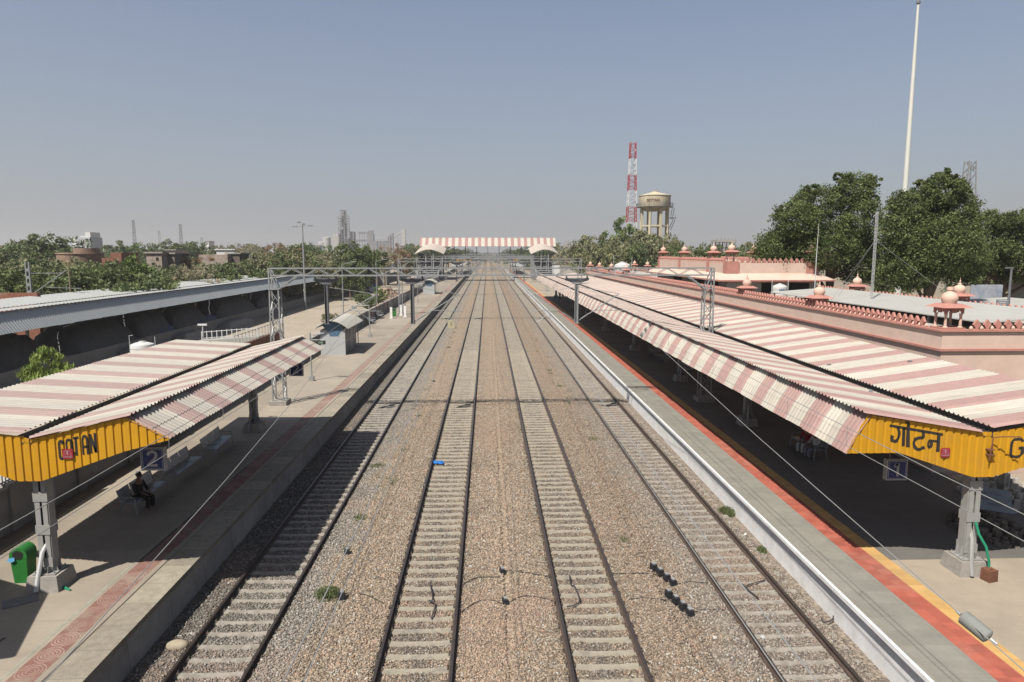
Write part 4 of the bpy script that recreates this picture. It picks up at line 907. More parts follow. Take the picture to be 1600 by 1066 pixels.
for a, b, q in (((UX0+.1, UY0+.9, 0), (UX0+.1, UY1, 0), .36), ((UX0+1.0, UY0+.1, 0), (UX1-1.0, UY0+.1, 0), .44), ((UX1-.1, UY0+.9, 0), (UX1-.1, UY1, 0), .36), ((UX0+.5, UY1-.1, 0), (UX1-.5, UY1-.1, 0), .36)):
    mb = MB(); merlons(mb, a, b, 8.72, q); obj('crenellation', mb, [M_PINKD, M_PINKL], st, smooth=0)
for x in (UX0+.42, UX1-.42): obj('pier', MB().bx(x-.5, x+.5, UY0-.08, UY0+.9, 7.9, 8.8), M_PINKD, st)
for y in (60, 69, 77.4): obj('pier', MB().bx(UX0-.05, UX0+.4, y-.35, y+.35, 7.9, 8.78), M_PINKD, st)
for x, y in ((UX0+.42, UY0+.42), (UX1-.42, UY0+.42), (UX0+.45, 60), (UX0+.45, 69), (UX0+.45, 77.4), (UX1-.45, 67.5)): chhatri(x, y, 8.8 if y < 56 else 8.74, st, 1.05)
# roof-top things
mb = MB()
def slab_roof(mb, x0, x1, y0, y1, z0, z1, t=.05): mb.add([(x0, y0, z0), (x1, y0, z1), (x1, y1, z1), (x0, y1, z0), (x0, y0, z0+t), (x1, y0, z1+t), (x1, y1, z1+t), (x0, y1, z0+t)], [(3, 2, 1, 0), (4, 5, 6, 7), (0, 1, 5, 4), (1, 2, 6, 5), (2, 3, 7, 6), (3, 0, 4, 7)])
t = thing('roof_shed', 'long low grey metal shed roof on the station roof behind crenellated parapet', 'shed', (22.5, 38, 6.23))
mb = MB(); slab_roof(mb, 20.9, 25.2, 28.2, 50.5, 6.62, 6.95); obj('sheet_roof', mb, mat('pale_sheet', (.55, .54, .50), .6, .06, .5, col2=(.43, .41, .37), c2amt=.5, k=.54), t)
mb = MB()
for y in np.arange(28.6, 50.4, 3.6):
    mb.bx(21.05, 21.15, y, y+.1, 6.23, 6.63); mb.bx(25.0, 25.1, y, y+.1, 6.23, 6.93)
obj('post', mb, M_GALVD, t)
t = thing('roof_shed', 'pale low sheet roof beyond the station, behind two rear domed kiosks', 'shed', (32, 42, 0))
mb = MB(); slab_roof(mb, 27.0, 40, 30.0, 52, 5.4, 6.1); obj('sheet_roof', mb, mat('pale_sheet', (.55, .54, .50), .6, .06, .5, col2=(.43, .41, .37), c2amt=.5, k=.54), t)
mb = MB(); mb.bx(27.1, 39.9, 30.1, 51.9, -.3, 5.42); obj('wall', mb, M_GREYW, t)
def water_tank(label, x, y, z, r, h):
    t = thing('water_tank', label, 'water tank', (x, y, z))
    mb = MB().lathe([(r*.97, 0), (r, .04), (r*.97, h*.22), (r, h*.25), (r*.97, h*.5), (r, h*.53), (r*.97, h*.8), (r*.95, h*.84), (r*.5, h*.97), (r*.28, h), (r*.28, h*1.06), (.02, h*1.08)], (x, y, z), 20); obj('barrel', mb, M_TANK, t)
    obj('pipe', MB().tube([(x+r*.95, y, z+.1), (x+r*1.15, y, z+.1), (x+r*1.15, y, z+h*1.4)], .025, 6), M_PVC, t); obj('pipe', MB().tube([(x-r*1.1, y, z), (x-r*1.1, y, z+h*1.5), (x-r*.8, y, z+h*1.5)], .02, 6), M_PVC, t); return t
tk = water_tank('white round water tank on station roof in front of dark upper storey doors', 22.4, 52.4, 6.23, .56, .92)
mb = MB()
for i in range(7):
    a = math.radians(-78-i*6); mb.box((22.4+.565*math.cos(a), 52.4+.565*math.sin(a), 6.23+.5+.04*math.sin(i*2.1)), (.045, .012, .16), 0, a+math.pi/2)
obj('blue_lettering', mb, mat('faded_blue', (.12, .18, .3), .6, .1, 3), tk, smooth=0)
water_tank('far white water tank on station roof between two small domes', 18.9, 97, 6.23, 1.15, 1.9)
t = thing('antenna_mast', 'slim guyed aerial mast standing on the station roof before the dark trees', 'mast', (22.9, 40.5, 6.23))
mb = MB(); lattice(mb, (22.9, 40.5, 6.23), (22.9, 40.5, 11.95), .10, .10, 26, .018, .008); obj('lattice', mb, mat('mast_pale_steel', (.5, .51, .5), .5, .1, 4), t)
mb = MB()
for dx, dy in ((3.4, -4), (-2.2, 1.0), (-.5, 3.5)): mb.tube([(22.9, 40.5, 10.3), (22.9+dx, 40.5+dy, 6.3)], .008, 4)
obj('guy_wire', mb, M_WIRE, t)
tag(obj('aerial_pole', MB().tube([(19.9, 41.5, 6.23), (19.9, 41.5, 9.3), (19.93, 41.5, 11.3)], [.03, .025, .012], 6), M_PVC), 'very thin pale aerial pole on station roof left of guyed mast', 'pole')
t = thing('roof_light', 'small white T-shaped light post at far end of short striped canopy', 'light', (-13.9, 34.0, 5.5))
obj('post', MB().tube([(-13.9, 34.0, 5.5), (-13.9, 34.0, 6.05)], .03, 6), M_PVC, t); mb = MB(); mb.bx(-14.12, -13.68, 33.95, 34.05, 6.05, 6.13); obj('lamp', mb, M_WHITE, t)

# ------------------------------------------------------------------ right background
t = thing('flagpole', 'very tall tapering white flagpole rising behind the dark trees', 'flagpole', (atY(1415, 285, 62).x, 62, -.3))
v = t.location; mb = MB(); mb.lathe([(.30, 0), (.28, 4), (.23, 14), (.15, 26), (.10, 31.2)], v, 16); obj('pole', mb, mat('flagpole_white', (.74, .74, .66), .4, .04, 2), t)
mb = MB(); mb.lathe([(.05, 31.2), (.16, 31.3), (.17, 31.45), (.10, 31.6), (.02, 31.7)], v, 12); obj('finial', mb, M_GALVD, t)
def lattice_tower(label, px, Y, ytop, w0, w1, m1, m2=None, bands=1, n=18, leg=.16, brace=.08, solid=False):
    x = wx(px, Y, ytop+40); zt = wz(ytop, Y); t = thing('lattice_tower', label, 'tower', (x, Y, -.4)); N = bands
    for k in range(N):
        z0 = -.4+(zt+.4)*k/N; z1 = -.4+(zt+.4)*(k+1)/N; a = w0+(w1-w0)*k/N; b = w0+(w1-w0)*(k+1)/N
        mb = MB(); lattice(mb, (x, Y, z0), (x, Y, z1), a, b, max(2, n//N), leg, brace); obj('frame', mb, m1 if k % 2 == 0 else m2, t)
    mb = MB()
    for k, f in enumerate((.985, .95, .9)): mb.box((x+(.5 if k % 2 else -.4)*w1, Y-.3, -.4+(zt+.4)*f), (w1*.3, w1*.25, (zt+.4)*.022)); obj('antenna', mb, m2 or m1, t); mb = MB()
    return t
M_MRED = mat('mast_red', (.40, .045, .05), .6, .1, 3); M_MWH = mat('mast_white', (.70, .70, .70), .6, .05, 3)
lattice_tower('tall red and white banded lattice mast beside the cream water tower', 988, 215, 228, 3.6, 1.6, M_MRED, M_MWH, 9, 45, .22, .11)
lattice_tower('grey lattice telecom tower above the trees at right edge', 1513, 150, 253, 4.0, 1.5, M_GALV, None, 1, 22, .2, .1)
lattice_tower('thin far grey telecom tower, leftmost on the horizon', 211, 700, 346, 2.8, 1.6, M_GALVD, None, 1, 12, .28, .14)
lattice_tower('shorter far grey telecom tower between two taller ones at left', 251, 900, 362, 2.4, 1.6, M_GALV, None, 1, 10, .28, .14)
lattice_tower('thin far grey telecom tower right of the shorter one', 284, 700, 352, 2.8, 1.6, M_GALVD, None, 1, 12, .28, .14)
lattice_tower('very small far aerial tower above the brown trees at left', 317, 800, 372, 3, 2, M_GALV, None, 1, 6, .28, .14)
# water tower
WX, WY = wx(1021, 200), 200
t = thing('water_tower', 'cream concrete overhead water tower with lettered tank on tall legs', 'water tower', (WX, WY, -.4)); M_CREAM = mat('cream_concrete', (.60, .53, .38), .85, .1, .5, col2=(.38, .30, .19), c2amt=.7, c2scale=.8, stretch=(1.2, 1.2, .12))
z = lambda py: wz(py, WY)
mb = MB().lathe([(2.8, z(331)), (4.35, z(325)), (4.45, z(324)), (4.45, z(309)), (4.6, z(308.5)), (4.6, z(307.5)), (1.0, z(302.5)), (.9, z(302.3)), (.9, z(301)), (.02, z(300.8))], (WX, WY, 0), 28); obj('tank', mb, M_CREAM, t)
mb = MB()
for k in range(24):
    a = 2*math.pi*k/24; mb.bar((WX+5.2*math.cos(a), WY+5.2*math.sin(a), z(325)), (WX+5.2*math.cos(a), WY+5.2*math.sin(a), z(319.5)), .09)
    b = 2*math.pi*(k+1)/24
    for zz in (z(319.5), z(322)): mb.bar((WX+5.2*math.cos(a), WY+5.2*math.sin(a), zz), (WX+5.2*math.cos(b), WY+5.2*math.sin(b), zz), .07)
mb.lathe([(4.4, z(325.4)), (5.25, z(325.4)), (5.25, z(324.8)), (4.4, z(324.8))], (WX, WY, 0), 24); obj('balcony', mb, M_GALVD, t)
mb = MB()
for k in range(8):
    a = 2*math.pi*(k+.3)/8; c_, s_ = math.cos(a)*3.9, math.sin(a)*3.9; mb.box((WX+c_, WY+s_, (z(327)-.4)/2), (.62, .62, z(327)+.4), 0, a); 
    b = 2*math.pi*(k+1.3)/8
    for zz in (z(354), z(376)): mb.bar((WX+c_, WY+s_, zz), (WX+math.cos(b)*3.9, WY+math.sin(b)*3.9, zz), .45)
obj('legs', mb, M_CREAM, t)
mb = MB(); P = [(WX+4.2, WY-1, z(360)), (WX+5.3, WY-1.5, z(346)), (WX+4.6, WY-1.5, z(341)), (WX+5.2, WY-1, z(326))]
for q in (-.3, .3): mb.tube([(p[0]+q, p[1], p[2]) for p in P], .1, 4)
mb.box((WX+5, WY-1.5, z(342)), (1.8, 1.2, .2)); mb.bar((WX+5.7, WY-1.5, z(342)), (WX+5.7, WY-1.5, z(336)), .08); obj('stair', mb, M_GALVD, t)
me = text_mesh('GOTAN', 1.05, .03); vs = np.empty(len(me.vertices)*3, np.float32); me.vertices.foreach_get('co', vs); vs = vs.reshape(-1, 3)
a = math.radians(-110)+vs[:, 0]/4.5; out = np.stack([WX-WX+np.cos(a)*(4.52+vs[:, 2]), np.sin(a)*(4.52+vs[:, 2]), vs[:, 1]+z(316)+.4], -1); me.vertices.foreach_set('co', out.astype(np.float32).ravel()); me.materials.clear(); me.materials.append(mat('faded_brown_letters', (.16, .07, .05), .8, .2, 3)); link('tank_lettering', me, t)
# building under construction beyond the tree row
t = thing('unfinished_building', 'far unfinished concrete frame building above the tree row', 'building', (wx(1131, 190), 190, -.4)); bxx = wx(1131, 190)
mb = MB(); mb.bx(bxx-2.7, bxx+2.7, 188, 193, wz(378.5, 190), wz(375.5, 190)); obj('slab', mb, M_GREYW, t)
mb = MB()
for k in range(6): mb.bx(bxx-2.6+k*1.0, bxx-2.4+k*1.0, 188.1, 188.4, -.4, wz(372, 190)); mb.bx(bxx-2.6+k*1.0, bxx-2.4+k*1.0, 192.5, 192.8, -.4, wz(374, 190))
mb.bx(bxx-2.6, bxx+2.6, 189, 192, -.4, wz(386, 190)); obj('frame', mb, M_GREYW, t)
# wall, posters, lamp post and sign at right edge
t = thing('boundary_wall', 'faded blue and white painted wall under trees behind the rear domed kiosk', 'wall', (wx(1545, 56), 56, 0))
mb = MB(); mb.bx(wx(1522, 56), wx(1572, 56), 56, 56.3, -.3, wz(446, 56)); obj('wall', mb, mat('poster_wall', (.42, .45, .50), .85, .3, .8, col2=(.10, .16, .30), c2amt=.8, c2scale=.9), t)
mb = MB(); mb.bx(wx(1494, 56), wx(1521, 56), 56, 56.3, -.3, wz(444, 56)); mb.bx(wx(1495, 56), wx(1520, 56), 55.9, 56.4, wz(444, 56), wz(442, 56)); obj('cream_panel', mb, mat('cream_plaster', (.50, .44, .34), .85, .15, 1), t)
t = thing('lamp_post', 'dark lamp post with small signboard at right edge behind station', 'lamp post', (wx(1583, 42), 42, 5.9))
x = t.location.x; mb = MB().tube([(x, 42, 5.9), (x, 42, wz(420, 42))], [.09, .06], 8); mb.box((x-.15, 42, wz(419, 42)), (.5, .12, .08)); obj('pole', mb, M_GALVD, t)
mb = MB(); mb.box((x-.48, 41.9, wz(474, 42)), (.75, .05, .36)); mb.box((x-.5, 41.9, wz(482, 42)), (.7, .05, .28)); s = obj('signboard', mb, mat('sign_grey', (.22, .23, .26), .6, .2, 3), t)
mb = MB()
for k in range(3): mb.box((x-.48, 41.86, wz(474, 42)+.1-k*.1), (.55-.1*k, .01, .035))
obj('sign_writing', mb, M_WHITE, s)
mb = MB().lathe([(.42, 0), (.40, .15), (.28, .3), (.05, .38)], (wx(1600, 41), 41, 5.72), 12); tag(obj('water_drum', mb, M_HOSE), 'green domed drum beside the dark lamp post at right edge', 'drum')
t = thing('compound_wall', 'pale wall with grey gate pillar under trees at right edge', 'wall', (wx(1590, 60), 60, 0)); mb = MB(); mb.bx(wx(1586, 60), wx(1680, 60), 60, 60.4, -.3, wz(430, 60)); obj('wall', mb, M_GREYW, t)

# ------------------------------------------------------------------ left background: goods shed, piles, walls
def atz(px, py, z):
    d = FW + RT*((px-800)/F) - UP*((py-533)/F); return Vector((0, 0, HC)) + d*((z-HC)/d.z)
t = thing('goods_shed', 'very long plain grey metal shed roof running beside the tracks at left', 'shed', (-37.5, 60, 1.15))
mb = MB(); corr(mb, (-33.25, 5.58), (-37.2, 5.28), 14, 320, pitch=.5, h=.03); corr(mb, (-37.5, 5.32), (-41.4, 5.62), 14, 320, pitch=.5, h=.04); obj('roof_sheet', mb, M_SHEET, t, smooth=0)
mb = MB(); corr(mb, (-33.45, 5.50), (-32.4, 4.13), 14, 320, pitch=.3, h=.03); obj('skirt_sheet', mb, M_SKIRT, t, smooth=0)
obj('gutter', MB().bx(-37.55, -37.15, 14, 320, 5.0, 5.02), M_GALVD, t)
for y in np.arange(22, 318, 11.7):
    mb = MB(); mb.bx(-37.48, -37.32, y-.12, y+.12, 1.15, 5.0); mb.bar((-37.4, y, 4.9), (-33.3, y, 5.4), .12); mb.bar((-37.4, y, 4.9), (-41.2, y, 5.5), .12); mb.bar((-33.4, y, 5.4), (-32.5, y, 4.2), .06); mb.bar((-37.4, y, 4.0), (-35.4, y, 5.1), .08); obj('column', mb, M_GALV, t)
def pile(label, px0, px1, X, ztop, m, seed, z0=1.15, dx=2.1):
    ya, yb = [abs(X)*F/(762-p) for p in (px0, px1)]; r = random.Random(seed); ny, nx = 14, 10; vs = []; L = yb-ya
    for i in range(ny+1):
        for j in range(nx+1):
            u, v = i/ny, j/nx; eu = min(1, min(u, 1-u)*5.5+.02); ev = min(1, min(v, 1-v)*4.2+.0); h = (ztop-z0)*min(eu, ev)**.55*(1+r.uniform(-.10, .08))
            vs.append((X+(v-.5)*2*dx*(1-.15*h/(ztop-z0))+r.uniform(-.06, .06), ya+L*u+r.uniform(-.1, .1), z0+(h if 0 < i < ny and 0 < j < nx else 0)))
    fs = [(i*(nx+1)+j, i*(nx+1)+j+1, (i+1)*(nx+1)+j+1, (i+1)*(nx+1)+j) for i in range(ny) for j in range(nx)]
    fs.append([i*(nx+1) for i in range(ny+1)] + [ny*(nx+1)+j for j in range(1, nx+1)] + [i*(nx+1)+nx for i in range(ny-1, -1, -1)] + [j for j in range(nx-1, 0, -1)])
    tag(obj('tarpaulin_pile', MB().add(vs, fs), m, smooth=50), label, 'covered pile', 'tarpaulin-covered piles under the long grey shed')
pile('dark covered pile at the left frame edge, left of the drooping bush', -60, 45, -36.6, 3.4, M_TARP, 1)
pile('dark covered pile directly right of the drooping bush', 84, 188, -36.4, 3.35, M_TARP, 2)
pile('second dark covered pile right of the drooping bush, tall round end', 192, 246, -36.4, 3.5, M_TARP, 3)
pile('third dark covered pile right of the drooping bush, flat top', 250, 304, -36.4, 3.4, M_TARP, 4)
pile('dark covered pile left of the near gantry mast, after the lit gap', 322, 383, -36.4, 3.5, M_TARP, 5)
pile('dark covered pile just behind the near gantry mast', 388, 436, -36.4, 3.4, M_TARP, 6)
pile('low blue tarpaulin heap in front of flat-topped dark pile', 246, 270, -34.9, 1.9, M_TARPB, 7, dx=.6)
pile('low dark blue tarpaulin heap beside the lit gap between piles', 308, 336, -34.9, 1.85, M_TARPB, 8, dx=.6)
for i, (p0, p1, lab) in enumerate(((200, 244, 'low grey heap of stone on shed edge before the round-ended pile'), (282, 318, 'low grey heap of stone on shed edge left of pale fences'), (352, 392, 'grey boulders heaped at shed edge beside the near gantry mast'))): pile(lab, p0, p1, -33.3, .75, M_PLINTH, 20+i, -.08, .9)
# boundary wall behind the left platform
M_BWALL = mat('boundary_plaster', (.34, .325, .30), .9, .15, 1.2, col2=(.24, .225, .2), c2amt=.6, bump=.2)
M_PILL = mat('pinkish_pillar', (.40, .27, .24), .9, .15, 2)
t = thing('boundary_wall', 'long grey boundary wall with pillars behind the grey stone platform', 'wall', (-15.25, 60, -.08))
mb = MB(); mb.bx(-15.36, -15.14, 10, 330, -.08, 2.2); obj('wall', mb, M_BWALL, t)
mb = MB(); mb.bx(-15.42, -15.08, 10, 330, 2.2, 2.28); obj('coping', mb, M_PLINTH, t)
for y in np.arange(14.5, 260, 3.6): obj('pillar', MB().bx(-15.45, -15.05, y-.2, y+.2, -.07, 2.36), M_PILL if 90 < y < 135 else M_BWALL, t)
def pickets(mb, a, b, z0, z1, n, w_=.045):
    a, b = Vector(a), Vector(b)
    for i in range(n+1):
        p = a.lerp(b, i/n); mb.bar((p.x, p.y, p.z+z0), (p.x, p.y, p.z+z1), w_)
    for z in (z0+.1, z1-.08): mb.bar((a.x, a.y, a.z+z), (b.x, b.y, b.z+z), .05)
t = thing('picket_fence', 'white picket fence on the wall below left end of yellow GOTAN board', 'fence', (-15.25, 18, 2.28)); mb = MB(); pickets(mb, (-15.25, 12, 2.28), (-15.25, 24.3, 2.28), .05, .75, 82, .06); obj('pickets', mb, M_WHITE, t)
M_BRICK = mat('red_brick', (.26, .105, .07), .95, .3, 5, col2=(.33, .24, .18), c2amt=.6, c2scale=1.2, bump=.4, bscale=15)
t = thing('picket_fence', 'pale picket fence standing on red brick wall left of the near gantry mast', 'fence', (-20.6, 60, -.08)); mb = MB(); mb.bx(-20.7, -20.5, 56.5, 68.5, -.08, 1.9); mb.bx(-20.72, -20.48, 56.3, 56.6, -.08, 2.1); obj('base_wall', mb, M_BRICK, t)
mb = MB(); pickets(mb, (-20.6, 56.5, 1.9), (-20.6, 68.5, 1.9), 0, 1.0, 14, .07); obj('pickets', mb, mat('fence_pale', (.50, .48, .44), .8, .1, 3), t)
t = thing('ramp_railing', 'white railing on sloping grey ramp wall beside the pale picket fence', 'railing', (-24, 63, -.08)); mb = MB(); mb.add([(-26.4, 63, -.08), (-20.8, 63, -.08), (-20.8, 63, 2.0), (-26.4, 63, 1.6), (-26.4, 64.5, -.08), (-20.8, 64.5, -.08), (-20.8, 64.5, 2.0), (-26.4, 64.5, 1.6)], [(0, 1, 2, 3), (7, 6, 5, 4), (0, 3, 7, 4), (1, 5, 6, 2), (3, 2, 6, 7), (0, 4, 5, 1)]); obj('ramp_wall', mb, M_GREYW, t)
mb = MB(); pickets(mb, (-26.4, 64.3, 1.6), (-20.9, 64.3, 2.0), 0, .75, 12, .06); obj('railing', mb, M_WHITE, t)
t = water_tank('white round tank on stand peeping over the far edge of striped roof', -22.3, 45, 3.0, .72, .85)
mb = MB(); mb.bx(-22.9, -21.7, 44.4, 45.6, -.08, 3.0); obj('stand', mb, M_BWALL, t)
# drooping bush and yard plants
t = thing('drooping_bush', 'bright green drooping bush behind the striped roof at left edge', 'bush', (wx(62, 40), 40, -.08))
bl = [(0, 0, 3.4, .95, .9, .85), (-.7, .2, 2.6, .9, .9, 1.0), (.8, 0, 2.4, .85, .9, .9), (.1, -.3, 2.0, 1.3, 1.0, 1.2), (-.4, -.2, 1.0, 1.2, 1.0, .9), (1.3, -.2, 1.2, .7, .6, .7), (-1.2, 0, .8, .8, .7, .7)]
obj('stem', trunk_mb(4.0, .07, bl, 4), M_BARK, t, False); link('crown', leaf_mesh('crown', bl, 9000, .15, leaf_mat('leaf_droop', (.10, .14, .03), (.24, .30, .08), .3), 9, .9, .22, .02), t)
for px, py, s, key, lab in ((592, 484, .62, 'bright0', 'green bushy plant behind platform wall before the pink rubble heap'), (566, 478, .55, 'mid1', 'low green bush behind wall below the blue topped vehicle'), (578, 487, .45, 'mid0', 'small low bush behind platform wall left of green bushy plant'), (515, 508, .35, 'olive0', 'small grey-green bush behind the near kiosk')):
    p = atz(px, py, 0); p = Vector((min(p.x, -16.6), p.y, -.08)); plant('yard_bush', key, lab, 'bush', p, s, s, px)
pt = atz(607, 466, 0); me_ = None
def heap(label, loc, r, h, m, seed, cat='rubble heap', name='rubble_heap', n=90, s=.35):
    q = random.Random(seed); mb = MB()
    for i in range(n):
        a, d = q.uniform(0, 6.28), q.random()**.6; z = h*(1-d)**.7*q.uniform(.7, 1.05); k = s*q.uniform(.5, 1.3)
        mb.box((loc[0]+r*d*math.cos(a), loc[1]+r*d*math.sin(a)*1.3, loc[2]+z*.5), (k, k*q.uniform(.6, 1.2), max(.1, z+k*.4)), 0, q.uniform(0, 3), q.uniform(.5, .95))
    return tag(obj(name, mb, m, smooth=0), label, cat)
heap('pinkish tan rubble heap behind wall beside the green bushy plant', (min(pt.x, -19.2), pt.y, -.05), 2.6, 2.4, mat('tan_rubble', (.42, .30, .22), .95, .3, 2), 3, s=.7)
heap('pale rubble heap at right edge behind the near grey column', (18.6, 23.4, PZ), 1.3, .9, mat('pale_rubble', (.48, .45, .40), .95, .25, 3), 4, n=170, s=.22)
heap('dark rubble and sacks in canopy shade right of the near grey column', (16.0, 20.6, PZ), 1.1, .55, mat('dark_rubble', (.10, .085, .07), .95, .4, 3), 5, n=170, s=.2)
t = thing('fallen_board', 'grey lettered board leaning on rubble under right canopy', 'board', (16.4, 20.9, PZ)); mb = MB(); mb.add([(-.7, -.1, .62), (.55, -.1, .42), (.62, .35, 1.05), (-.6, .35, 1.25), (-.7, -.06, .58), (.55, -.06, .38), (.62, .39, 1.01), (-.6, .39, 1.21)], [(0, 1, 2, 3), (7, 6, 5, 4), (0, 4, 5, 1), (1, 5, 6, 2), (2, 6, 7, 3), (3, 7, 4, 0)]); obj('panel', mb, mat('board_grey', (.22, .25, .28), .6, .2, 2), t, False)
mb = MB()
for k, (u0, u1, v) in enumerate(((.2, .8, .7), (.15, .6, .45), (.3, .75, .25))):
    P = lambda u, v: Vector((-.7, -.105, .625)).lerp(Vector((.55, -.105, .425)), u).lerp(Vector((-.6, .345, 1.255)).lerp(Vector((.62, .345, 1.055)), u), v)
    for q in range(9): a_ = u0+(u1-u0)*q/9; mb.quad(P(a_, v), P(a_+.03, v), P(a_+.035, v+.08), P(a_+.01, v+.09))
obj('worn_lettering', mb, mat('faded_letter_blue', (.08, .09, .11), .7, .2, 4), t, False, smooth=0)

# ------------------------------------------------------------------ kiosks and posts on the left platform
def kiosk(label, x0, x1, y0, y1):
    t = thing('platform_kiosk', label, 'kiosk', ((x0+x1)/2, y0, PZ)); zc = 3.0; mb = MB(); M_K = mat('kiosk_panel', (.50, .51, .50), .6, .08, 1.5, col2=(.40, .40, .39), c2amt=.4)
    W = x1-x0; P = lambda u: x0+W*u
    mb.bx(x0, x1-.25, y0+.06, y1, PZ, zc-.02); mb.bx(x0, x1, y0, y0+.06, PZ, zc-.55); mb.add([(x0, y0, zc-.55), (P(.40), y0, zc-.55), (P(.24), y0, zc), (x0, y0, zc), (x0, y0+.06, zc-.55), (P(.40), y0+.06, zc-.55), (P(.24), y0+.06, zc), (x0, y0+.06, zc)], [(0, 1, 2, 3), (7, 6, 5, 4), (1, 5, 6, 2), (2, 6, 7, 3), (3, 7, 4, 0)])
    mb.add([(P(.72), y0, zc-.55), (x1, y0, zc-.55), (x1, y0, zc), (P(.88), y0, zc), (P(.72), y0+.06, zc-.55), (x1, y0+.06, zc-.55), (x1, y0+.06, zc), (P(.88), y0+.06, zc)], [(0, 1, 2, 3), (7, 6, 5, 4), (1, 5, 6, 2), (2, 6, 7, 3), (3, 7, 4, 0)]); obj('wall', mb, M_K, t)
    arc = [(x0-.35+(W+.75)*i/12, zc+.06+.72*math.sin(math.pi*(i/12)*.96+.06)) for i in range(13)]
    mb = MB(); top = [(a, b+.05) for a, b in arc][::-1]; mb.prism(arc+top, 'y', y0-.5, y1+.35); obj('roof', mb, mat('kiosk_roof', (.55, .52, .45), .7, .08, 2), t)
    mb = MB(); mb.prism([(P(.40), zc-.56), (P(.72), zc-.56), (P(.88), zc)]+[(a, b-.01) for a, b in arc[10:1:-1]]+[(P(.24), zc)], 'y', y0-.012, y0+.04); obj('gable_panel', mb, mat('kiosk_blue', (.09, .17, .26), .5, .1, 2), t)
    mb = MB()
    for k in range(4): mb.bx(x1-.251, x1-.2, y0+.3+k*(y1-y0-.4)/4, y0+.2+(k+1)*(y1-y0-.4)/4, PZ+.1, zc-.25)
    obj('side_shutter', mb, M_GALV, t); mb = MB()
    for y in (y0+2.2, y1-.2): mb.bx(x1-.06, x1, y-.05, y+.05, PZ, zc+.02)
    obj('post', mb, M_GALV, t); return t
kiosk('grey platform kiosk with curved roof and blue gable, the nearer one', -14.35, -12.25, 59.3, 65.5)
kiosk('far small grey platform kiosk with curved roof before the footbridge', -13.6, -11.2, 146, 151)
def post_board(label, x, y, arm, disp=None):
    t = thing('indicator_post', label, 'post', (x, y, PZ), 'slim posts with arms along the grey stone platform'); mb = MB(); mb.tube([(x, y, PZ), (x, y, PZ+3.35)], .05, 8); mb.box((x, y, PZ+.16), (.3, .3, .32)); obj('pole', mb, M_COLUMN, t)
    mb = MB(); mb.bar((x, y, PZ+3.3), (x+arm, y, PZ+3.3), .05); mb.bar((x, y, PZ+2.85), (x+arm, y, PZ+2.85), .04); obj('arm', mb, M_PVC, t)
    if disp:
        mb = MB().box((x+arm*.75, y-.02, PZ+2.66), (.62, .1, .26)); d = obj('display', mb, M_BLACK, t); text('display_text', disp, .2, mat('display_green', (.35, .5, .38), .6, .05, 3), d, (x+arm*.75, y-.075, PZ+2.66), 0, .003)
    else: obj('sign_plate', MB().box((x+arm*.7, y, PZ+3.08), (.5, .04, .3)), M_GALV, t)
post_board('post with dark display board beside the near kiosk', -12.15, 47.35, .95, 'C05')
post_board('slim post with long arm behind the near kiosk', -12.3, 72, -2.2)
post_board('slim post with arm beyond the second gantry', -12.3, 122, .9)
def yard_lamp(label, x, y, h):
    t = thing('lamp_pole', label, 'lamp post', (x, y, -.08), 'slim lamp poles along the platform wall'); obj('pole', MB().tube([(x, y, -.08), (x, y, h)], [.07, .045], 8), M_GALV, t); mb = MB(); mb.bar((x, y, h-.05), (x+1.1, y, h+.25), .05); mb.box((x+1.25, y, h+.27), (.5, .18, .09)); obj('lamp', mb, M_GALV, t)
for i, (y, lab) in enumerate(((76, 'nearest slim lamp pole behind the near kiosk'), (99, 'second slim lamp pole along the platform wall'), (124, 'third slim lamp pole along the platform wall'), (150, 'fourth slim lamp pole, beside the far kiosk'), (180, 'fifth slim lamp pole, before the far footbridge'))): yard_lamp(lab, -15.8, y, 8.3)
def bin_(label, x, y, z):
    t = thing('litter_bin', label, 'bin', (x, y, z)); mb = MB(); mb.box((x, y, z+.38), (.40, .38, .76), 0, .0, 1.22); obj('body', mb, M_GREEN, t)
    pr = [(-.26, .77)]+[(.26*math.cos(a), .86+.24*math.sin(a)) for a in [math.pi-math.pi*i/10 for i in range(11)]]+[(.26, .77)]
    mb = MB(); mb.prism([(x+a, z+b) for a, b in pr], 'y', y-.24, y+.24); l = obj('lid', mb, M_GREEN, t)
    mb = MB(); mb.prism([(x+.17*math.cos(a), z+.88+.13*math.sin(a)) for a in [math.pi*2*i/12 for i in range(12)]], 'y', y-.246, y-.2); obj('mouth', mb, M_DARK, l); return t
t = bin_('green litter bin with blue liner beside the left grey column', -12.52, 18.15, PZ); t.scale = (.88, .88, .92)
mb = MB(); mb.add([(-12.78, 17.93, 1.60), (-12.62, 17.90, 1.61), (-12.60, 17.87, 1.52), (-12.70, 17.86, 1.47), (-12.84, 17.88, 1.53), (-12.86, 18.12, 1.58), (-12.87, 18.02, 1.48)], [(0, 1, 2, 3, 4), (0, 4, 6, 5)]); obj('liner', mb, mat('blue_liner', (.10, .30, .50), .4, .1, 5), t)
bin_('small green bin beside the second gantry on the grey stone platform', -12.9, 95.5, PZ)
mb = MB(); mb.box((-11.9, 17.0, PZ+.012), (.75, .5, .022), 0, .6); tag(obj('drain_cover', mb, M_GALVD), 'dark drain cover on platform in front of the left grey column', 'drain cover')

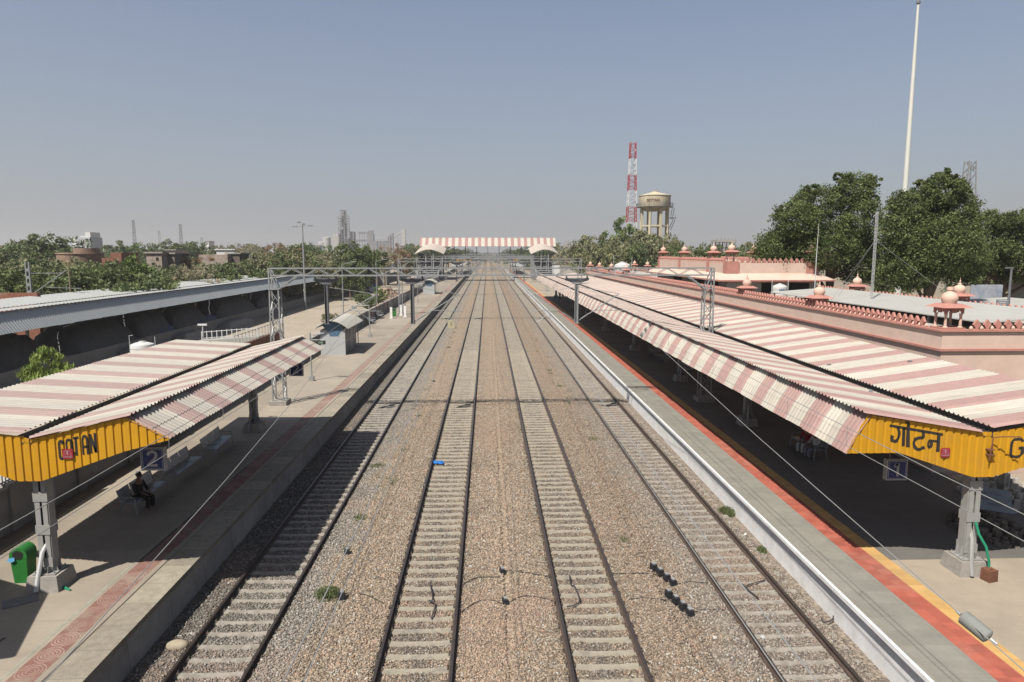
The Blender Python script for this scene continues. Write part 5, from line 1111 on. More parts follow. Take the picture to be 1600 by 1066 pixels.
for i, (x, y, lab) in enumerate(((-12.9, 92.5, 'nearest slim white pillar beside the small green bin'), (-12.1, 96.6, 'middle slim white pillar beside the second gantry mast'), (-11.3, 94.6, 'slim white pillar nearest the platform edge beside the second gantry'))):
    t = thing('white_post', lab.replace('pillar', 'post'), 'post', (x, y, PZ), 'slim white posts on the grey stone platform'); mb = MB(); mb.box((x, y, PZ+.75), (.30, .30, 1.5), 0, 0, .96); mb.box((x, y, PZ+.06), (.42, .42, .12)); obj('shaft', mb, M_WASH, t)
    mb = MB(); mb.tube([(x, y, PZ+1.5), (x, y, PZ+3.0)], .05, 8); mb.box((x, y, PZ+3.0), (.5, .12, .1)); obj('pipe', mb, M_GALVD, t)
# benches
def bench_parts(t):
    mb = MB()
    for y in (-1.15, 1.15):
        mb.tube([(.28, y, 0), (.24, y, .42), (.22, y, .62), (-.22, y, .64)], .022, 6); mb.tube([(-.3, y, 0), (-.22, y, .42), (-.36, y, .88)], .022, 6)
    for x, z in ((.22, .41), (-.2, .40)): mb.bar((x, -1.15, z), (x, 1.15, z), .04)
    obj('frame', mb, M_GALV, t, False)
    for k in range(3):
        y = (k-1)*.76; mb = MB(); mb.add([(.27, y-.35, .40), (.27, y+.35, .40), (.22, y+.35, .445), (.22, y-.35, .445), (-.2, y+.35, .42), (-.2, y-.35, .42)], [(0, 1, 2, 3), (3, 2, 4, 5)]); mb.box((.01, y, .425), (.42, .70, .02)); s = obj('seat', mb, M_STEELSEAT, t, False)
        mb = MB(); mb.add([(-.23, y-.35, .47), (-.23, y+.35, .47), (-.35, y+.35, .86), (-.35, y-.35, .86), (-.25, y-.35, .47), (-.25, y+.35, .47), (-.37, y+.35, .86), (-.37, y-.35, .86)], [(0, 1, 2, 3), (7, 6, 5, 4), (0, 4, 5, 1), (1, 5, 6, 2), (2, 6, 7, 3), (3, 7, 4, 0)]); obj('backrest', mb, M_STEELSEAT, t, False)
BG2 = 'steel three-seat benches on the platforms'
b0 = thing('steel_bench', 'steel three-seat bench with dark seated person, nearest under short striped canopy', 'bench', (-12.1, 23.9, PZ), BG2); bench_parts(b0)
for x, y, rz, lab in ((-12.1, 27.0, 0, 'steel three-seat bench just behind the bench with the seated person'), (-12.0, 30.3, .05, 'steel three-seat bench below the far half of short striped canopy'), (-14.4, 86, 0, 'steel bench against boundary wall beyond the near kiosk'), (-14.4, 93, 0, 'steel bench against wall beside the second gantry'), (14.1, 29.2, 0, 'steel bench with a red-clothed seated person under long canopy'), (14.4, 49.5, 0, 'steel bench in deep shade between middle columns of long canopy')):
    dup(b0, (x, y, PZ), rz if x < 0 else math.pi, lab)
M_CB = mat('concrete_bench', (.36, .345, .32), .9, .12, 3)
t0 = thing('stone_bench', 'pale stone bench with two backs in deep shade of long canopy, nearer one', 'bench', (14.3, 55, PZ), 'pale stone benches under the long striped canopy')
mb = MB()
for y in (-.75, .75): mb.box((0, y, .2), (.42, .14, .4), 0, 0, .8)
mb.bx(-.27, .27, -1.0, 1.0, .4, .47); obj('seat', mb, M_CB, t0, False)
for y in (-.5, .5): mb = MB(); mb.bx(.22, .29, y-.42, y+.42, .475, .92); obj('backrest', mb, M_CB, t0, False)
dup(t0, (14.3, 58.4, PZ), 0, 'pale stone bench with two backs in deep shade of long canopy, farther one')

# ------------------------------------------------------------------ people
def body(name, joints, edges, rad, m, parent, sub=2):
    me = bpy.data.meshes.new(name); me.from_pydata(joints, edges, []); me.materials.append(m); o = link(name, me, parent)
    md = o.modifiers.new('skin', 'SKIN'); md.use_smooth_shade = True; sv = me.skin_vertices[0].data
    for v, r in zip(sv, rad): v.radius = r if isinstance(r, tuple) else (r, r)
    sv[0].use_root = True; sb = o.modifiers.new('sub', 'SUBSURF'); sb.levels = sub; sb.render_levels = sub; return o
def ellipsoid(mb, c, r, n=10):
    pr = [(math.sin(math.pi*i/n), -math.cos(math.pi*i/n)) for i in range(n+1)]; k = len(mb.v); mb.lathe([(max(a, .01), b) for a, b in pr], (0, 0, 0), 14)
    for i in range(k, len(mb.v)): v = mb.v[i]; mb.v[i] = (c[0]+v[0]*r[0], c[1]+v[1]*r[1], c[2]+v[2]*r[2])
def person(label, loc, rz, pose, top, bottom, hair=M_HAIR, scarf=None):
    """local frame: faces +Y, x to the right; origin on the ground"""
    t = thing('person', label, 'person', loc, None, rz)
    if pose == 'sit': hip, sh, hd = (0, 0, .56), (0, -.02, 1.02), (0, .05, 1.27); kn = [(s*.13, .42, .52) for s in (-1, 1)]; an = [(s*.12, .40, .09) for s in (-1, 1)]; el = [(s*.27, .06, .80) for s in (-1, 1)]; wr = [(s*.13, .30, .66) for s in (-1, 1)]
    else: hip, sh, hd = (0, 0, .92), (0, 0, 1.38), (0, .03, 1.64); kn = [(s*.10, .04, .50) for s in (-1, 1)]; an = [(-.10, -.06, .09), (.10, .10, .09)]; el = [(-.27, -.02, 1.13), (.30, .10, 1.22)]; wr = [(-.27, .10, .90), (.20, .16, 1.52)]
    J = [hip, ((hip[0]+sh[0])/2, (hip[1]+sh[1])/2-.01, (hip[2]+sh[2])/2), sh, (hd[0], (sh[1]+hd[1])/2, hd[2]-.15), hd]; E = [(0, 1), (1, 2), (2, 3), (3, 4)]; Rr = [(.16, .13), (.14, .11), (.155, .10), (.05, .055), (.085, .10)]
    for i, s in enumerate((-1, 1)):
        n = len(J); J += [(s*.09, hip[1]+.01, hip[2]-.04), kn[i], an[i], (an[i][0], an[i][1]+.15, an[i][2]-.05)]; E += [(0, n), (n, n+1), (n+1, n+2), (n+2, n+3)]; Rr += [.095, .062, .042, (.038, .03)]
        n = len(J); J += [(s*.185, sh[1], sh[2]-.03), el[i], wr[i]]; E += [(2, n), (n, n+1), (n+1, n+2)]; Rr += [.065, .045, .032]
        d = (Vector(wr[i])-Vector(el[i])).normalized(); pm = Vector(wr[i])+d*.08; k = len(J); J.append(tuple(pm)); E.append((n+2, k)); Rr.append((.036, .018)); sd = d.cross(Vector((0, 0, 1))).normalized()
        for f in range(5):
            off = sd*(.027-.018*f) if f < 4 else sd*-.045*(1 if s > 0 else 1); L = (.07, .085, .08, .06, .045)[f]; k2 = len(J); J.append(tuple(pm+off+d*(L*.6 if f < 4 else .0))); J.append(tuple(pm+off*1.1+d*(L if f < 4 else .03)+Vector((0, 0, -.02)))); E += [(k, k2), (k2, k2+1)]; Rr += [.009, .008]
    b = body('body', J, E, Rr, M_SKIN, t)
    mb = MB(); ellipsoid(mb, (hd[0], hd[1]+.105, hd[2]-.01), (.016, .024, .026))
    for s in (-1, 1): ellipsoid(mb, (hd[0]+s*.085, hd[1], hd[2]), (.014, .028, .035))
    obj('face_features', mb, M_SKIN, b, False)
    mb = MB(); ellipsoid(mb, (hd[0], hd[1]-.022, hd[2]+.03), (.093, .105, .105)); obj('hair' if not scarf else 'head_scarf', mb, scarf or hair, b, False)
    mb = MB()
    for s in (-1, 1): ellipsoid(mb, (hd[0]+s*.035, hd[1]+.088, hd[2]+.01), (.014, .012, .009))
    ellipsoid(mb, (hd[0], hd[1]+.092, hd[2]-.055), (.025, .012, .007)); obj('eyes_and_mouth', mb, M_HAIR, b, False)
    J = [((hip[0]), hip[1], hip[2]-.03), ((hip[0]+sh[0])/2, (hip[1]+sh[1])/2-.01, (hip[2]+sh[2])/2), (sh[0], sh[1], sh[2]+.055)]; E = [(0, 1), (1, 2)]; Rr = [(.185, .155), (.165, .135), (.165, .115)]
    for i, s in enumerate((-1, 1)): n = len(J); J += [(s*.19, sh[1], sh[2]-.03), tuple(Vector(el[i])), tuple(Vector(el[i]).lerp(Vector(wr[i]), .75))]; E += [(2, n), (n, n+1), (n+1, n+2)]; Rr += [.082, .062, .052]
    body('shirt', J, E, Rr, top, b)
    J = [(hip[0], hip[1], hip[2])]; E = []; Rr = [(.172, .145)]
    for i, s in enumerate((-1, 1)): n = len(J); J += [(s*.095, hip[1]+.02, hip[2]-.05), kn[i], tuple(Vector(kn[i]).lerp(Vector(an[i]), .88))]; E += [(0, n), (n, n+1), (n+1, n+2)]; Rr += [.118, .088, .075]
    body('trousers', J, E, Rr, bottom, b)
    mb = MB()
    for i in range(2): ellipsoid(mb, (an[i][0], an[i][1]+.06, an[i][2]-.045), (.048, .13, .042))
    obj('shoes', mb, M_BLACK, b, False); return t
C_BLK = mat('black_cloth', (.014, .013, .014), .9, .2, 6); C_RED = mat('red_cloth', (.30, .02, .03), .85, .15, 5); C_WHT = mat('white_cloth', (.55, .53, .50), .85, .1, 5); C_GRY = mat('grey_cloth', (.14, .14, .15), .9, .15, 5)
person('person in black clothes seated on nearest bench under short striped canopy', (-12.1, 23.5, PZ-.1), -math.pi/2-.2, 'sit', C_BLK, C_BLK)
person('person in red top and white trousers seated under long striped canopy', (14.1, 29.3, PZ-.1), math.pi/2+.4, 'sit', C_RED, C_WHT)
person('person in white shirt seated beside the red-topped person under long canopy', (14.1, 28.5, PZ-.1), math.pi/2+.2, 'sit', C_WHT, C_GRY)
person('far person in dark clothes walking at the far end of long canopy', (13.5, 129.5, PZ), math.pi, 'stand', C_BLK, C_BLK)
mb = MB(); ellipsoid(mb, (13.35, 129.45, PZ+1.93), (.42, .3, .2)); tag(obj('cloth_bundle', mb, C_RED), 'red cloth bundle carried on head by far dark-clothed person', 'bundle')

# ------------------------------------------------------------------ small things on the tracks
M_CABLE = mat('black_cable', (.035, .032, .03), .7, .2, 5); M_BOX = mat('bond_box', (.016, .016, .018), .6, .2, 8); M_LID = mat('bond_lid', (.33, .34, .34), .6, .2, 8)
def bond(label, P, h=.18, w_=.17):
    c = Vector(P[0]); t = thing('junction_box', label, 'junction box', tuple(c), 'track junction boxes'); 
    for i, p in enumerate(P):
        mb = MB(); mb.box((p[0], p[1], p[2]+h/2), (w_, .24, h), 0, .15, .92); b = obj('box', mb, M_BOX, t); mb = MB(); mb.box((p[0]+.01, p[1]+.03, p[2]+h+.012), (w_*.6, .13, .024), 0, .15); obj('lid', mb, M_LID, b)
bz = -.17
bond('row of four dark junction boxes, farther one left of fourth track', [(5.10, 20.2, bz), (5.22, 19.85, bz), (5.33, 19.5, bz), (5.43, 19.17, bz)])
bond('row of four dark junction boxes, nearer one left of fourth track', [(5.13, 18.5, bz), (5.24, 18.15, bz), (5.34, 17.8, bz), (5.43, 17.45, bz)])
bond('single small junction box, farther one between the two middle tracks', [(.40, 20.1, bz)], .16, .15)
bond('single small junction box, nearer one between the two middle tracks', [(.44, 18.25, bz)], .16, .15)
bond('grey junction box beyond the largest weed tuft beside first track', [(-4.62, 21.6, bz)], .2, .18)
bond('grey junction box at the right edge of the largest weed tuft', [(-4.2, 18.75, bz)], .18, .18)
def cable(label, P, r=.014):
    pts = [atz(x, y, -.15) for x, y in P]; pts = smooth_pts(pts, 5); pts = [Vector((p.x, p.y, max(-.12, float(bed_z(np.array(p.x), np.array(p.y)))+.02))) for p in pts]
    tag(obj('cable', MB().tube(pts, r, 6), M_CABLE), label, 'cable', 'black cables lying on the ballast')
cable('S-shaped black cable between rails of the third track', [(890, 900), (892, 915), (898, 918), (905, 942), (886, 950)], .02)
cable('short black zigzag cable between rails of the second track', [(672, 912), (676, 938), (670, 940), (680, 946), (674, 968)], .02)
cable('thin cable from farther small junction box to the third track', [(788, 893), (815, 895), (845, 900), (862, 903)])
cable('thin cable from nearer small junction box to the third track', [(798, 942), (815, 934), (840, 934), (868, 942)])
cable('thin cable from nearer small junction box to the second track', [(785, 946), (768, 940), (745, 942), (715, 962)])
cable('thin cable from farther small junction box to the second track', [(782, 903), (760, 903), (742, 905), (722, 915)])
cable('thin cable from farther box row to the third track rail', [(1035, 900), (1000, 897), (955, 898)])
cable('thin cable from nearer box row to the third track rail', [(1050, 940), (1010, 936), (982, 938)])
cable('thin cable from farther box row to the fourth track', [(1055, 915), (1075, 911), (1108, 914)])
cable('thin cable from nearer box row to the fourth track', [(1075, 962), (1100, 954), (1135, 955)])
cable('black cable loop between rails of the fourth track', [(1160, 914), (1172, 926), (1185, 936), (1178, 930), (1165, 918), (1195, 908)], .018)
cable('thin cable from weed tuft boxes to the second track', [(525, 932), (548, 928), (575, 932), (600, 945)])
cable('curved black cable at foot of white-edged platform', [(1283, 968), (1288, 974), (1300, 970), (1302, 964)], .018)
def weed(label, x, y, r, h, n, seed, m=None):
    q = np.random.default_rng(seed); a = q.uniform(0, 6.28, n); d = r*np.sqrt(q.random(n)); bx_, by_ = d*np.cos(a), d*np.sin(a)*1.2
    hh = h*(.5+.6*q.random(n))*(1-.5*d/r); lean = q.normal(0, .35, (n, 2))*hh[:, None]; wd = .012+.012*q.random(n); b2 = q.uniform(0, 6.28, n); wx_, wy_ = np.cos(b2)*wd, np.sin(b2)*wd
    z0 = -.22*np.ones(n); V = np.stack([np.stack([bx_-wx_, by_-wy_, z0], -1), np.stack([bx_+wx_, by_+wy_, z0], -1), np.stack([bx_+lean[:, 0]+wx_*.4, by_+lean[:, 1]+wy_*.4, z0+.05+hh], -1), np.stack([bx_+lean[:, 0]-wx_*.4, by_+lean[:, 1]-wy_*.4, z0+.05+hh], -1)], 1).reshape(-1, 3)
    me = bpy.data.meshes.new('weed_tuft'); np_mesh(me, V, np.arange(n*4).reshape(-1, 4)); me.materials.append(m or L_WEED); at = me.attributes.new('tone', 'FLOAT', 'FACE'); at.data.foreach_set('value', q.random(n).astype(np.float32))
    o = link('weed_tuft', me); o.location = (x, y, 0); tag(o, label, 'weed', 'weed tufts on the ballast')
L_WEED = leaf_mat('leaf_weed', (.07, .085, .035), (.16, .18, .085))
weed('largest green weed tuft, right of the first track beside grey junction boxes', -4.62, 18.9, .36, .22, 700, 1); weed('long green weed patch right of the first track, in line with canopy shadow end', -5.1, 30.9, .32, .15, 260, 2); weed('green weed patch right of first track, beyond the largest tuft', -4.75, 24.7, .28, .14, 240, 3); weed('small weed beside grey junction box beyond the largest tuft', -4.75, 22.0, .18, .14, 120, 4)
weed('bright weed tuft against the white platform wall', 9.0, 24.8, .27, .26, 420, 5); weed('small weed tuft at foot of white platform wall nearer the camera', 9.0, 21.5, .16, .15, 120, 6); weed('weed between third and fourth tracks beside the far cable', 5.55, 35.2, .3, .12, 160, 7); weed('low weed left of farther junction box row', 4.6, 22.4, .22, .12, 140, 8)
for i in range(26):
    y = R.uniform(28, 85); x = R.choice([-4.9, -4.5, -4.2, 5.0, 5.3, 5.7, .6]) + R.uniform(-.35, .35); weed('small faint weed among ballast stones between far tracks', x, y, R.uniform(.15, .4), .1, 60, 40+i)
p = atz(684, 722, -.1); mb = MB(); q = random.Random(5); vs = []
for i in range(9):
    for j in range(6): u, v = i/8-.5, j/5-.5; vs.append((p.x+u*.55+.1*v, p.y+v*.30-.15*u, -.19+.05+.07*abs(math.sin(i*1.7+j*.9))+q.uniform(0, .03)-(.05 if i in (0, 8) or j in (0, 5) else 0)))
mb.add(vs, [(i*6+j, i*6+j+1, i*6+j+7, i*6+j+6) for i in range(8) for j in range(5)]); tag(obj('cloth_rag', mb, mat('bright_blue_cloth', (.02, .17, .55), .7, .1, 6), smooth=50), 'bright blue crumpled rag lying at left rail of second track', 'rag')
p = atz(705, 513, -.2); t = thing('marker_stone', 'pale yellow marker stone between first and second tracks', 'marker', tuple(p)); mb = MB(); mb.box((p.x, p.y, .3), (.95, .22, 1.1), 0, 0, .94); obj('stone', mb, mat('pale_yellow_paint', (.52, .46, .30), .8, .1, 3), t); obj('numeral', MB().box((p.x, p.y-.118, .4), (.07, .012, .5)), M_BLACK, t)
for i, (px, py, c, lab) in enumerate(((1117, 996, M_WHITE, 'small white and red scrap of litter near fourth track'), (1165, 834, M_WHITE, 'white paper scrap beside left rail of fourth track'), (1192, 995, M_PVC, 'pale scrap between rails of fourth track'), (735, 885, M_PVC, 'tiny pale scrap right of second track'))):
    p = atz(px, py, -.14); mb = MB(); mb.box((p.x, p.y, -.14), (.11, .08, .05), 0, i, .6); tag(obj('litter', mb, c), lab, 'litter')
# pale boulder at foot of the left platform
mb = MB(); ellipsoid(mb, (-7.75, 16.35, -.1), (.28, .17, .14)); tag(obj('boulder', mb, mat('tan_boulder', (.42, .36, .26), .95, .2, 6, bump=.5), smooth=60), 'pale boulder beside left rail of the first track', 'boulder')

# ------------------------------------------------------------------ far footbridge
FB = 236.0; k_ = FB/F
t = thing('footbridge', 'far footbridge across all tracks with red and white striped roof', 'footbridge', (0, FB, 0))
fm = mat('bridge_stripes', (.50, .47, .40), .6, .06, 2, k=.66)
def fbs(tt, src):
    X = xyz(tt)[0]; ph = math_(tt, 'FRACT', math_(tt, 'DIVIDE', math_(tt, 'ADD', X, 100), 2.2)); return mixc(tt, math_(tt, 'LESS_THAN', ph, .48), src, (.235, .135, .12))
after(fm, fbs)
M_BST = mat('bridge_steel', (.135, .14, .145), .6, .2, 2)
xl, xr = wx(657, FB), wx(867, FB); zr, zb = wz(372, FB), wz(385.5, FB)
mb = MB(); mb.prism([(FB-3.2, zb), (FB-.8, zr-.35), (FB+.4, zr), (FB+1.6, zr-.35), (FB+4, zb), (FB+1.6, zr-.45), (FB+.4, zr-.1), (FB-.8, zr-.45)], 'x', xl, xr); obj('roof', mb, fm, t, smooth=0)
zd = wz(401, FB); mb = MB(); mb.bx(xl, xr, FB-1.7, FB+2.3, zd-.5, zd); mb.bx(xl, xr, FB-1.72, FB-1.66, zd-.9, zd+.02); obj('deck', mb, M_BST, t)
mb = MB()
for y in (FB-1.68, FB+2.3):
    for z in (zd+.5, zd+1.2): mb.bar((xl, y, z), (xr, y, z), .09)
    n = 46
    for i in range(n+1): x = xl+(xr-xl)*i/n; mb.bar((x, y, zd), (x, y, zd+1.2), .06)
    for i in range(13): x = xl+(xr-xl)*i/12; mb.bar((x, y, zd), (x, y, zb+.1), .16)
    for i in range(24): x = xl+(xr-xl)*i/24; mb.bar((x, y, zd-.5 if i % 2 else zd-1.6), (x+(xr-xl)/24, y, zd-1.6 if i % 2 else zd-.5), .10)
    mb.bar((xl, y, zd-1.6), (xr, y, zd-1.6), .14)
obj('railing', mb, M_BST, t)
for x in (xl+1, wx(683, FB), wx(720, FB), wx(803, FB), wx(842, FB), xr-1):
    mb = MB(); lattice(mb, (x, FB+.3, 0), (x, FB+.3, zd-.5), 1.1, 1.0, 7, .2, .1); obj('pillar', mb, M_BST, t)
M_STF = mat('stair_roof_pale', (.60, .53, .45), .6, .10, .9, col2=(.45, .29, .25), c2amt=.7, c2scale=1.5)
for xa, xb in ((wx(652, FB-10), wx(696, FB-10)), (wx(827, FB-10), wx(869, FB-10))):
    n = 12; arcs = []; ya, yb = FB-19, FB-2.6
    for y, z0 in ((ya, wz(397, ya)), (yb, wz(388, yb))): arcs.append([(xa+(xb-xa)*i/n, y, z0+1.45*math.sin(math.pi*i/n)) for i in range(n+1)])
    vs = arcs[0]+arcs[1]+[(v[0], v[1], v[2]-.08) for v in arcs[0]+arcs[1]]; m_ = n+1
    fs = [(i, i+1, m_+i+1, m_+i) for i in range(n)]+[(2*m_+i, 3*m_+i, 3*m_+i+1, 2*m_+i+1) for i in range(n)]+[(i, 2*m_+i, 2*m_+i+1, i+1) for i in range(n)]+[(m_+i, m_+i+1, 3*m_+i+1, 3*m_+i) for i in range(n)]+[(0, m_, 3*m_, 2*m_), (n, 2*m_+n, 3*m_+n, m_+n)]
    obj('stair_roof', MB().add(vs, fs), M_STF, t); mb = MB()
    for q in (0, .35, .65, 1):
        x = xa+(xb-xa)*(.06+.88*q)
        for y in (ya+1, (ya+yb)/2): mb.bar((x, y, .2), (x, y, wz(397, ya)+.8*math.sin(math.pi*(.06+.88*q))), .28)
    for i in range(14):
        y0_ = ya-16+i*2.2; z_ = .6+(zd-.6)*i/13; mb.bx(xa+1.5, xb-1.5, y0_, y0_+2.3, z_-.25, z_)
    for x in (xa+1.4, xb-1.4): mb.bar((x, ya-16, 1.6), (x, FB-2, zd+1), .12); mb.bar((x, ya-16, .5), (x, FB-2, zd-.2), .3)
    obj('stair', mb, M_GALV, t); mb = MB()
    for x in (xa+1.0, xb-1.0):
        mb.bx(x-.06, x+.06, ya+1, FB-2.6, zd-1.4, zd+1.1)
        for i in range(8): mb.bar((x, ya+1+i*2, 0), (x, ya+1+i*2, zd-1.3), .3); mb.bar((x, ya+1+i*2, 0 if i % 2 else zd-1.4), (x, ya+3+i*2, zd-1.4 if i % 2 else 0), .16)
    mb.bx(xa+1, xb-1, FB-3.0, FB-2.8, 0, zd-1.2); obj('stair_side', mb, M_BST, t)
for px0, px1, lab in ((712, 736, 'yellow name board under the far footbridge, left of tracks'), (796, 809, 'orange-yellow name board under the far footbridge, right of tracks')):
    s = thing('name_board', lab, 'sign', (wx((px0+px1)/2, 300), 300, PZ)); mb = MB(); mb.bx(wx(px0, 300), wx(px1, 300), 300, 300.2, wz(407.5, 300), wz(402, 300)); p_ = obj('panel', mb, M_YEL, s); mb = MB(); mb.bx(wx(px0, 300)+.3, wx(px0, 300)+.6, 300.02, 300.3, -.4, wz(407.5, 300)); mb.bx(wx(px1, 300)-.6, wx(px1, 300)-.3, 300.02, 300.3, -.4, wz(407.5, 300)); obj('legs', mb, M_GALVD, s)
    text('name_text', 'GOTAN' if px0 < 760 else 'गोटन', 1.1, M_BLACK, p_, (wx((px0+px1)/2, 300), 299.98, wz(404.8, 300)), 0, .01)
# far platform shelters beyond the bridge
for s, lab in ((-1, 'far platform shelter roof beyond the footbridge, left'), (1, 'far platform shelter roof beyond the footbridge, right')):
    b = thing('platform_shelter', lab, 'shelter', (s*11.8, 262, PZ)); mb = MB(); mb.prism([(s*9.4, 4.6), (s*11.8, 4.2), (s*14.2, 4.6), (s*11.8, 4.3)], 'y', 262, 330); obj('roof', mb, M_SHEET, b)
    for y in (264, 290, 316): obj('post', MB().bx(s*11.8-.15, s*11.8+.15, y, y+.3, PZ-1, 4.2), M_GALV, b)
# blue topped vehicle in the yard
v = Vector((wx(577, 168), 168, -.08)); t = thing('parked_vehicle', 'small white vehicle with blue top parked below the long grey shed', 'vehicle', tuple(v), None, .5)
mb = MB(); mb.prism([(-1.9, .35), (1.9, .35), (1.95, .8), (1.2, .95), (.75, 1.5), (-1.6, 1.55), (-1.9, .95)], 'x', -.8, .8); obj('body', mb, mat('vehicle_white', (.68, .69, .72), .35, .04, 2), t, False)
mb = MB(); mb.prism([(-1.75, 1.56), (.9, 1.52), (.7, 1.95), (-1.6, 2.0)], 'x', -.85, .85); obj('cover', mb, mat('vehicle_blue', (.05, .11, .42), .5, .1, 2), t, False)
mb = MB(); mb.prism([(-1.2, 1.0), (1.05, 1.0), (.7, 1.42), (-1.2, 1.45)], 'x', -.81, .81); obj('windows', mb, M_DARK, t, False)
for x in (-.72, .72):
    for y in (-1.2, 1.2): mb = MB(); mb.prism([(y+.33*math.cos(a), .33+.33*math.sin(a)) for a in [2*math.pi*i/14 for i in range(14)]], 'x', x-.1, x+.1); obj('wheel', mb, M_BLACK, t, False)
# tall light mast, line masts beyond the shed
x = wx(474, 119); t = thing('light_mast', 'tall slim lamp mast with four spread heads beside the long shed', 'light mast', (x, 119, -.08)); zt = wz(353, 119); obj('pole', MB().tube([(x, 119, -.08), (x, 119, zt)], [.2, .11], 10), M_GALV, t)
for dx, dy, dz in ((-1.3, 0, -.25), (1.3, .1, -.1), (-.9, 1.2, .5), (.5, -1.1, .1)):
    mb = MB(); mb.bar((x, 119, zt-.25), (x+dx*.75, 119+dy*.75, zt+dz), .07); mb.box((x+dx, 119+dy, zt+dz-.02), (.75, .42, .22), 0, math.atan2(dy, dx)); obj('lamp_head', mb, M_GALV, t)
def line_mast(label, px, Y, ytop):
    x = wx(px, Y); zt = wz(ytop, Y); t = thing('line_mast', label, 'mast', (x, Y, -.4), 'masts of the line beyond the shed'); mb = MB()
    for q in (-.17, .17): mb.bx(x+q-.05, x+q+.05, Y-.1, Y+.1, -.4, zt)
    for i in range(12): z = -.2+(zt)*i/12; mb.bx(x-.13, x+.13, Y-.11, Y-.08, z, z+.28)
    obj('mast', mb, M_GALV, t); mb = MB(); mb.tube([(x+.2, Y, zt-3.2), (x+3.7, Y, zt-.8)], .05, 6); mb.tube([(x+.2, Y, zt-1.1), (x+3.2, Y, zt-1.1)], .03, 5); mb.tube([(x+1.7, Y, zt-2.5), (x+5.0, Y, zt-2.6)], .03, 5); obj('cantilever', mb, M_GALV, t)
line_mast('battened line mast with bracket beyond the shed, leftmost', 41, 70, 409); line_mast('far battened line mast beyond the shed above the near gantry', 391, 130, 398)
x = wx(105, 70); tag(obj('wooden_pole', MB().tube([(x, 70, -.4), (x, 70, wz(411, 70))], .07, 6), mat('pole_tan', (.30, .25, .15), .9, .2, 4)), 'thin tan pole beyond the shed right of the leftmost line mast', 'pole')
# houses and ruins beyond the scrub
def house(name, label, px0, px1, Y, ytop, m, dep=6, openings=(), roof=True, cat='house', rm=None):
    x0, x1 = wx(px0, Y), wx(px1, Y); zt = wz(ytop, Y); t = thing(name, label, cat, ((x0+x1)/2, Y+dep/2, -.4)); obj('wall', MB().bx(x0, x1, Y, Y+dep, -.4, zt), m, t)
    if roof: obj('roof', MB().bx(x0-.25, x1+.25, Y-.25, Y+dep+.25, zt+.001, zt+.22), rm or M_PLINTH, t)
    for (a, b, c, d) in openings: obj('window', MB().bx(wx(a, Y), wx(b, Y), Y-.04, Y+.2, wz(d, Y), wz(c, Y)), M_DARK, t)
    return t
M_RUIN = mat('rubble_masonry', (.30, .20, .145), .95, .35, 1.6, col2=(.20, .17, .14), c2amt=.6, bump=.5, bscale=5); M_RUINW = mat('whitewashed_rubble', (.40, .33, .28), .95, .4, 2.2, col2=(.26, .13, .10), c2amt=.7, c2scale=.6, bump=.5, bscale=5)
x = wx(125, 125); t = thing('round_ruin', 'two-tier round brick ruin below the far white building', 'ruin', (x, 125, -.4)); obj('wall', MB().lathe([(3.6, 0), (3.6, wz(396.5, 125)+.2), (3.75, wz(396, 125)+.3), (3.7, wz(395, 125)+.4), (3.2, wz(395, 125)+.4)], (x, 125, -.4), 28), M_RUIN, t); obj('upper_drum', MB().lathe([(2.05, wz(395, 125)), (2.05, wz(388, 125)), (1.8, wz(388, 125)), (1.8, wz(389, 125))], (x, 127, 0), 24), M_RUIN, t)
t = house('brick_ruin', 'dark red brick ruin with stepped top right of the round ruin', 158, 189, 118, 403, M_BRICK, 6, (), False, 'ruin'); mb = MB(); mb.bx(wx(172, 118), wx(189, 118), 118.05, 123.9, wz(403, 118), wz(395, 118)); obj('upper_wall', mb, M_BRICK, t)
x = wx(199, 132); t = thing('round_ruin', 'small low round ruin right of the dark red brick ruin', 'ruin', (x, 132, -.4)); obj('wall', MB().lathe([(1.4, 0), (1.4, wz(397.5, 132)+.4), (1.2, wz(397.5, 132)+.4)], (x, 132, -.4), 20), M_RUIN, t)
house('brick_house', 'ruined pinkish brick house with dark openings left of brown tree', 228, 252, 104, 396, M_RUINW, 6, ((243, 247, 402, 407), (236, 240, 410, 416), (228, 250, 425, 431)), True, 'house')
house('brick_house', 'dark-walled house adjoining the ruined pinkish brick house', 252.5, 272, 106, 397, mat('dark_house_wall', (.13, .115, .10), .95, .3, 1), 5)  # mottled dark wall colour over the whole block
house('brick_house', 'low speckled brick house before the tall pale tree', 310, 355, 128, 398, M_RUINW, 7, (), False)
house('brick_house', 'dark fronted house beside the speckled brick house', 355.5, 374, 130, 397, mat('dark_front', (.10, .085, .07), .95, .3, 1), 6)
house('white_shed', 'white sheet roofed shed behind the speckled brick house', 338, 366, 150, 391, M_WHITE, 8, cat='shed', rm=M_WHITE)
house('white_house', 'small cream house between far trees at left', 259, 274, 150, 391.5, mat('cream_house', (.52, .47, .38), .85, .1, 1), 6)
t = house('white_building', 'far white two-storey building with roof tower above the round ruin', 115, 131, 320, 374, M_WHITE, 12, ((121, 124, 376, 379),), False, 'building'); mb = MB(); mb.bx(wx(129, 320), wx(150, 320), 316, 326, -.4, wz(372, 320)); obj('front_block', mb, mat('bluish_white', (.48, .50, .54), .7, .08, .6), t)
mb = MB(); mb.bx(wx(141, 320), wx(149, 320), 317, 325, wz(372, 320), wz(364.5, 320)); mb.bx(wx(133, 320), wx(141, 320), 317, 325, wz(372, 320), wz(370, 320)); obj('roof_tower', mb, M_WHITE, t)
for i in range(6): obj('window', MB().bx(wx(132+i*3, 320), wx(133.5+i*3, 320), 315.9, 316.4, wz(384, 320), wz(375, 320)), M_GREYW, t)
